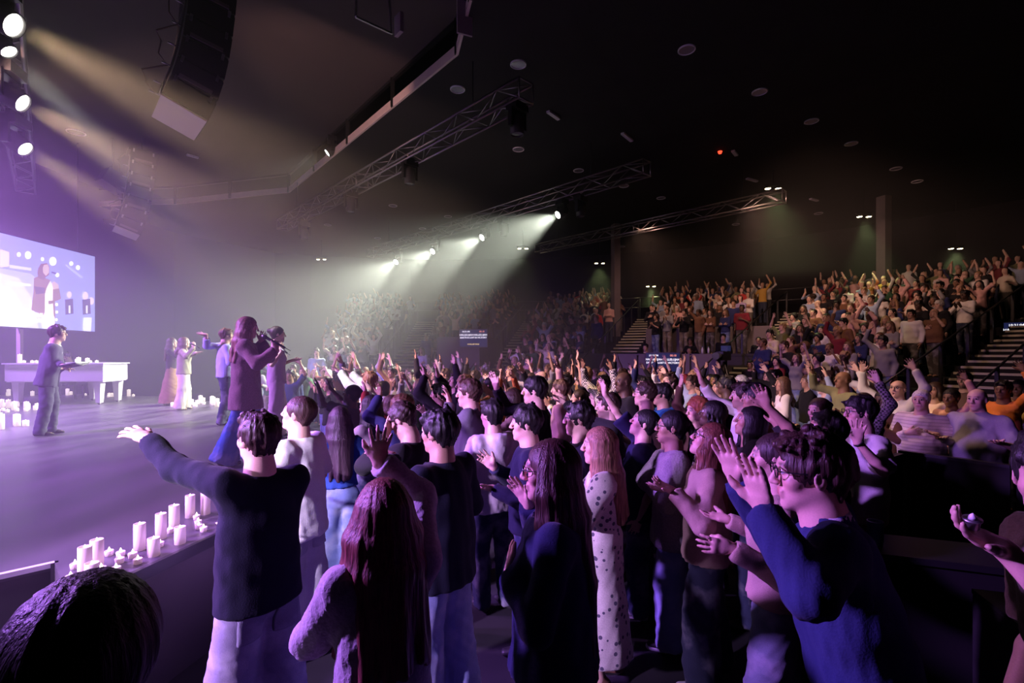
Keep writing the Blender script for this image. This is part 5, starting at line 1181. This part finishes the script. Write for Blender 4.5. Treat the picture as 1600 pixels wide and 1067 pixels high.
bk = thing('hymn_book', 'open dark book held by the man in the suit', 'book', at(116,572,7.65), .2)
for sg in (-1,1): link('cover', MB().box((0,sg*.08,.012),(.12,.085,.012),(1,0,.2),(0,1,sg*.2),(-.2,-sg*.2,1)).mesh('cover', M['black_plastic']), bk)
link('pages', MB().box((0,0,.035),(.11,.15,.010),(1,0,.2),(0,1,0),(-.2,0,1)).mesh('pages', M['white_gloss']), bk)
hero(287,stage_d(640),1.66,30,'singer in olive cardigan and cream wide trousers holding a microphone','wavy',(.09,.05,.04),S1,T('cardigan',loose=.024,hem=.86),(.26,.24,.17),dict(knee=.10,hemr=.115,mat='slacks'),(.60,.55,.47),((318,552,10.9,dict(f=(1,0,.1),palm=(0,0,1))),(303,543,10.9,dict(f=(0,0,1),palm=(-.6,.6,0),grip=True))),fem=True,bulk=1.12,hlen=.22,mouth=.6,**SP)
mic(at(305,540,10.85), at(294,534,10.95), 'black microphone held by the singer in olive cardigan')
hero(268,12.2,1.68,20,'singer in black top and long brown skirt behind the olive cardigan','long',(.05,.025,.02),S1,T('top',loose=.012),(.03,.025,.03),dict(skirt=.06,hemr=.34,mat='slacks'),(.22,.12,.08),('hang','half'),fem=True,hlen=.4,**SP)
hero(352,8.8,1.74,40,'singer in pale blue shirt stretching one arm to the side','short',BRN,S1,T('shirt',loose=.025,sleeve=.85),(.42,.46,.68),REG,JD,((322,523,8.5,dict(f=(-1,0,.2),palm=(0,-.4,1),spread=.2)),'low'),**SP)
hero(432,7.4,1.70,28,'singer in lilac jumpsuit holding a microphone behind the lead singer','bun',DBR,S1,T('top',loose=.018,sleeve=.42),(.45,.32,.40),dict(knee=.10,hemr=.11,mat='slacks'),(.50,.38,.42),('low',(441,548,7.1,dict(f=(-.2,.1,1),palm=(-.5,.6,.1),grip=True))),fem=True,bulk=1.08,**SP)
mic(at(440,545,7.08), at(428,536,7.2), 'black microphone held by the singer in lilac jumpsuit')
hero(396-8,10.6,1.78,200,'guitarist in black shirt and dark jeans on the stage','short',BLK,S1,T('shirt',loose=.02),(.02,.02,.03),REG,(.04,.055,.11),('low','chest'),**SP)
hero(108,13.85,1.72,268,'pianist in dark clothes seated behind the white piano','short',DBR,S1,T('shirt',loose=.02),(.06,.05,.08),dict(mat='slacks'),(.05,.045,.07),('sit','sit'),sit=True,pitch=-14,**SP)
# ------------------------------------------------------------------ the rest of the crowd: figures built once, then copied with their own colours
CR = random.Random(21)
POSES = [('hang','hang','arms down'),('clap','clap','clapping'),('cross','cross','arms folded'),('chest','hang','hand on chest'),('up','up','both arms raised'),('vee','vee','arms spread high'),
         ('up','low','one arm raised'),('low','upfwd','arm reaching forward'),('half','half','palms held up'),('low','low','palms held out'),('half','chest','hand lifted'),('upfwd','upfwd','arms reaching forward'),('hang','up','arm straight up'),('wide','wide','arms wide open')]
HAIRS = [('short',False),('fringe',False),('long',True),('wavy',True),('bob',True),('bun',True),('curly',False),('bald',False),('pony',True),('afro',True),('crop',False)]
PROTO = []
def proto(i, pi, hi):
    a = POSES[pi]; h, fem = HAIRS[hi]
    sp = dict(H=1.64 if fem else 1.77, arms=a[:2], hair=h, fem=fem, top=dict(kind=('top' if fem else 'shirt'), loose=.02, sleeve=(1.0,.42,.95,.45)[i%4], hem=.86), bottom=dict(REG), seed=i*13+5, mouth=(0,.7)[i%2], pitch=(0,8,4,12)[i%4], hlen=.3, bulk=(1,1.12,.96,1.25)[(i*3)%4], glasses=False, hands=1.08)
    f = build_figure(sp, .0115, .023, .0135); PROTO.append((f, pi, hi)); return f
k = 0
for pi in range(len(POSES)):
    for j in range(2 if pi not in (12,13) else 1): proto(k, pi, (k*5+pi*2+j*3) % len(HAIRS)); k += 1
COLS = [('black',(.014,.013,.015)),('white',(.66,.62,.60)),('navy',(.025,.03,.10)),('cream',(.60,.52,.42)),('grey',(.22,.21,.22)),('rust',(.38,.11,.05)),('pink',(.62,.36,.34)),('olive',(.17,.17,.08)),('blue',(.30,.36,.50)),('brown',(.16,.08,.045)),('red',(.45,.035,.03)),('burgundy',(.16,.02,.03)),('teal',(.03,.14,.17)),('mustard',(.50,.29,.05)),('lilac',(.34,.27,.48)),('green',(.03,.08,.04))]
CW = [14,7,6,4,6,1.5,2.5,2,2.5,4,1,1.5,1,.6,1,1.5]
HC = [('black',BLK),('dark brown',DBR),('brown',BRN),('fair',BLN),('grey',GRY)]; HW = [5,4,3,1.2,1]
SK = [S1,S2,S3,S4]; SW = [5,3.5,2,1.2]
ORD = ['one','two','three','four','five','six','seven','eight','nine','ten','eleven','twelve','thirteen']
def face_stage(x, y): return math.degrees(math.atan2(8.0-y, -5.5-x)) + CR.uniform(-14,14)
def add_person(x, y, z, place, weights, group):
    c = [(i, w_) for i, w_ in enumerate(weights)]
    pi = CR.choices(range(len(POSES)), weights)[0]
    f, pi, hi = CR.choice([p for p in PROTO if p[1] == pi])
    cn, col = CR.choices(COLS, CW)[0]; hn, hcol = CR.choices(HC, HW)[0]; sk = CR.choices(SK, SW)[0]
    h = HAIRS[hi]; garment = 'top' if h[1] else 'shirt'
    hd = 'balding' if h[0] == 'bald' else hn + '-haired'
    hw_ = 'bald head' if h[0] == 'bald' else hn + ' ' + {'long':'long hair','wavy':'wavy hair','bob':'bob','bun':'bun','pony':'ponytail','afro':'bushy hair','curly':'curls','short':'short hair','fringe':'fringe','crop':'cropped hair'}[h[0]]
    lab = 'person in %s %s, %s, %s, %s' % (cn, garment, hw_, POSES[pi][2], place)
    r = place_figure(f, (x,y,z), face_stage(x,y), dict(skin=sk,hair=hcol,top=col,bottom=CR.choice([JD,JM,(.03,.03,.035),(.16,.13,.10),(.08,.07,.07)])), lab, group, False)
    r.scale = (1,1,CR.uniform(.955,1.04)); return r
def inside(p, poly):
    c = False; n = len(poly)
    for i in range(n):
        a, b_ = poly[i], poly[(i+1)%n]
        if (a[1] > p[1]) != (b_[1] > p[1]) and p[0] < (b_[0]-a[0])*(p[1]-a[1])/(b_[1]-a[1])+a[0]: c = not c
    return c
# standing floor
FL = []
FLW = [2,3,1,2,7,6,7,6,5,2,2,4,5,2]
def floor_place(x, y):
    px = 800+x/y*FPX
    if px < 560: return 'floor behind stage'
    if px < 820: return 'floor below tunnel'
    if px < 1000: return 'floor before stands'
    if px < 1180: return 'floor below booth'
    return 'floor by yellow stairs'
tries = 0
while len(FL) < NFLOOR and tries < 9000:
    tries += 1; a = CR.uniform(24,118); r = CR.uniform(4.0,12.6); x, y, _ = fan(a,r)
    if y < 5.2 or inside((x,y),STAGE): continue
    px = 800+x/y*FPX
    if px < 385 or px > 1420 or (px > 1195 and y < 7.0): continue
    if any(math.dist((x,y),q) < .50 for q in HEROES) or any(math.dist((x,y),q) < .54 for q in FL): continue
    # keep clear of the stage edge
    if any(inside((x-.35*math.cos(t),y-.35*math.sin(t)),STAGE) for t in (0,1.57,3.14,4.71)): continue
    if y < 7 and any(abs(px-(800+q[0]/q[1]*FPX)) < 26 and q[1] < 7.6 and abs(q[1]-y) < 1.2 for q in HEROES): continue
    FL.append((x,y))
for x,y in FL: add_person(x,y,0,floor_place(x,y),FLW,'crowd standing on the hall floor')
# far side of the stage: people at the front beyond it
# stands
SEATS = []; COLM = [at(1381,500,18.5)[:2], at(962,500,22.5)[:2]]
for i in range(NR):
    r = R0+i*DR+.40; da = math.degrees(.50/r); a = 32.6 + (i%2)*da/2
    while a < 103:
        ok = all(abs(a-s_)*math.pi/180*r > (.95 if s_ > 31 else 1.05) for s_ in STAIRS)
        if BOOTH[0]-.8 < a < BOOTH[1]+.8 and i < 6: ok = False
        if VOM[0]-1.8 < a < VOM[1]+1.8 and i < 7: ok = False
        if ok and CR.random() < .93:
            x,y,_ = fan(a+CR.uniform(-.3,.3), r+CR.uniform(-.12,.12)); px = 800+x/y*FPX
            if px < 1640 and all(math.dist((x,y),c_) > .62 for c_ in COLM): SEATS.append((math.hypot(x,y), x, y, rowz(i), i, a))
        a += da
SEATS.sort(); STW = [5,5,5,3,1.2,1.2,2.5,1,2,3,2,.6,1.5,.5]
def stand_place(i, a):
    sec = 'near yellow stairs' if a < 41 else 'near booth camera' if a < 51 else 'behind booth' if a < 63.5 else 'beside booth' if a < 72 else 'beside tunnel' if a < 80 else 'above tunnel' if a < 87 else 'near far stairs'
    return 'row %s %s' % (ORD[i], sec)
for d_, x, y, z, i, a in SEATS[:NSTAND]: add_person(x,y,z,stand_place(i,a),STW,'crowd in the raised stands')
# the farthest rows: many small figures in one object
def crowd_stuff(seats):
    VV, QQ, CC = [], [], []; n0 = 0; shapes = []
    for pi, hi in ((0,0),(1,2),(2,0),(4,3),(6,6),(9,4),(8,1),(5,2)):
        h, fem = HAIRS[hi]; sp = dict(H=1.65 if fem else 1.76, arms=POSES[pi][:2], hair=h, fem=fem, top=dict(loose=.02,hem=.86), bottom=dict(REG)); J = pose(sp); s = J['s']; up = J['up']
        F = Field(); F.ell(J['head'],(.082,.10,.125),J['Rh'],.03); F.cap(J['neck']+V3(0,0,-.05),J['head'],.055,None)
        F.cap(up(1.12),up(1.38),(.15*s,.11*s),(.17*s,.10*s),(1,0,0),.04); F.cap(up(.9),up(1.1),(.16*s,.12*s),(.15*s,.11*s),(1,0,0),.04)
        if fem: F.cap(J['head']+V3(0,-.06,.02),J['head']+V3(0,-.08,-.25),(.10,.05),(.10,.04),(1,0,0),.03)
        for nm in 'LR':
            sh,E,W,fd,pn,hd = J[nm]; F.cap(sh,E,.055,.05,(0,1,0),.04); F.cap(E,W,.048,.042,(0,1,0),.03); F.cap(W,W+fd*.14,(.045,.035),(.04,.03),(1,0,0),.02)
        for hip,kn,an in J['legs']: F.chain([hip,kn,an+V3(0,0,-.04)],[.10,.075,.07],(1,0,0),.03)
        D, lo = F.grid(.040); v, q = surface(D, lo, .040, 1)
        ph = (v-J['head'])@J['Rh']; dh = np.linalg.norm((v-J['head'])/np.array([.13,.14,.17]),axis=1)
        reg = np.where(v[:,2] < .90*s, 2, 1)
        for nm in 'LR':
            E, W = J[nm][1], J[nm][2]; w_ = W-E; t = np.clip(((v-E)@w_)/(w_@w_),0,1.7); reg = np.where((np.linalg.norm(v-E-t[:,None]*w_,axis=1) < .075) & (t > .35), 0, reg)
        reg = np.where(dh < 1.0, np.where((ph[:,1] < .02+.0*ph[:,2]) | (ph[:,2] > .075), 3, 0), reg)
        if fem: reg = np.where((ph[:,1] < -.03) & (ph[:,2] > -.3) & (np.abs(ph[:,0]) < .12) & (ph[:,2] < .13), 3, reg)
        shapes.append((v,q,reg))
    for d_, x, y, z, i, a in seats:
        v, q, reg = CR.choice(shapes); R_ = rz(math.radians(face_stage(x,y)-90)); sc = CR.uniform(.95,1.04)
        VV.append((v*[1,1,sc])@R_.T+[x,y,z]); QQ.append(q+n0); n0 += len(v)
        pal = np.array([CR.choices(SK,SW)[0], CR.choices(COLS,CW)[0][1], CR.choice([JD,(.03,.03,.035),(.1,.09,.08)]), CR.choices(HC,HW)[0][1]]); CC.append(pal[reg])
    me = np_mesh('far_crowd', np.concatenate(VV), np.concatenate(QQ), M['far_crowd'], np.concatenate(CC)); return me
m_, nt, b_ = nodes('far_crowd'); at_ = N(nt,'ShaderNodeAttribute',attribute_name='tint'); nt.links.new(at_.outputs['Color'], b_.inputs['Base Color']); b_.inputs['Roughness'].default_value = .8
far = link('far_crowd', crowd_stuff(SEATS[NSTAND:])); far['kind'] = 'stuff'; tag(far, 'distant crowd filling the upper rows of the stands', 'crowd')
# booth operators
for k,(u,v,z,lb) in enumerate(((-.9,1.05,1.0,'operator in black seated low behind the booth front'),(.55,1.05,1.0,'second operator in black beside the lyric screen'),(.2,2.75,1.35,'operator at the rear desk of the control booth'),(1.3,2.75,1.35,'operator at the rear desk beside the water bottles'),(2.4,2.75,1.35,'operator at the far end of the rear desk'))):
    t = math.radians(57)-math.pi/2; x = bx_c[0]+math.cos(t)*u-math.sin(t)*v; y = bx_c[1]+math.sin(t)*u+math.cos(t)*v
    f = [p for p in PROTO if p[1] in (0,9)][k%3][0]; o = place_figure(f, (x,y,z-.35), 57+180, dict(skin=SK[k%3],hair=BLK,top=BLACK,bottom=(.02,.02,.02)), lb, None, False)
# the camera operator standing on the stairs side of the booth
for k,u in enumerate((.75,.95)):
    x = bx_c[0]+math.cos(t)*u-math.sin(t)*2.05; y = bx_c[1]+math.sin(t)*u+math.cos(t)*2.05
    bt = tag(link('bottle', MB().lathe([(.0,0),(.035,0),(.036,.14),(.030,.17),(.012,.20),(.012,.22)], seg=12).mesh('bottle', M['white_gloss']), None, (x,y,2.09)), 'pale water bottle standing on the rear booth desk', 'bottle', 'water bottles on the booth desk'); link('cap', MB().lathe([(.0,.245),(.015,.243),(.015,.22),(.0,.22)], seg=12).mesh('cap', M['blue_cup']), bt)
x,y,_ = at(1172,560,14.9); place_figure(PROTO[0][0], (x,y,.1), 225, dict(skin=S2,hair=BLK,top=BLACK,bottom=(.02,.02,.02)), 'camera operator in black standing beside the broadcast camera', None, False)

# ------------------------------------------------------------------ thin stage haze filling the hall
m = bpy.data.materials.new('haze'); m.use_nodes = True; nt = m.node_tree; nt.nodes.clear()
o_ = nt.nodes.new('ShaderNodeOutputMaterial'); vs = nt.nodes.new('ShaderNodeVolumeScatter'); vs.inputs['Color'].default_value = (1,1,1,1); vs.inputs['Density'].default_value = HAZE; vs.inputs['Anisotropy'].default_value = .25
nt.links.new(vs.outputs[0], o_.inputs['Volume'])
def haze_body(label, poly, z0, z1, dens):
    mm = m.copy(); [n for n in mm.node_tree.nodes if n.type == 'VOLUME_SCATTER'][0].inputs['Density'].default_value = dens
    h = link('stage_haze', MB().prism(poly, z0, z1).mesh('stage_haze', mm)); h['kind'] = 'stuff'; tag(h, label, 'haze')
haze_body('thin stage haze drifting over the stage and front floor', [(-16.7,-4.5),(-6.5,-4.5),(-2.6,1.6),(-.9,5.5),(4.2,13.4),(3.2,17.5),(-2.0,27.5),(-13.0,28.5),(-16.7,23.8)], .02, 8.06, HAZE)
haze_body('faint haze hanging high above the stands', [(4.3,13.4),(9.0,9.0),(22.0,9.5),(23,14),(14,26),(6,30),(-1.9,27.5),(3.3,17.5)], 4.6, 8.06, HAZE*.8)
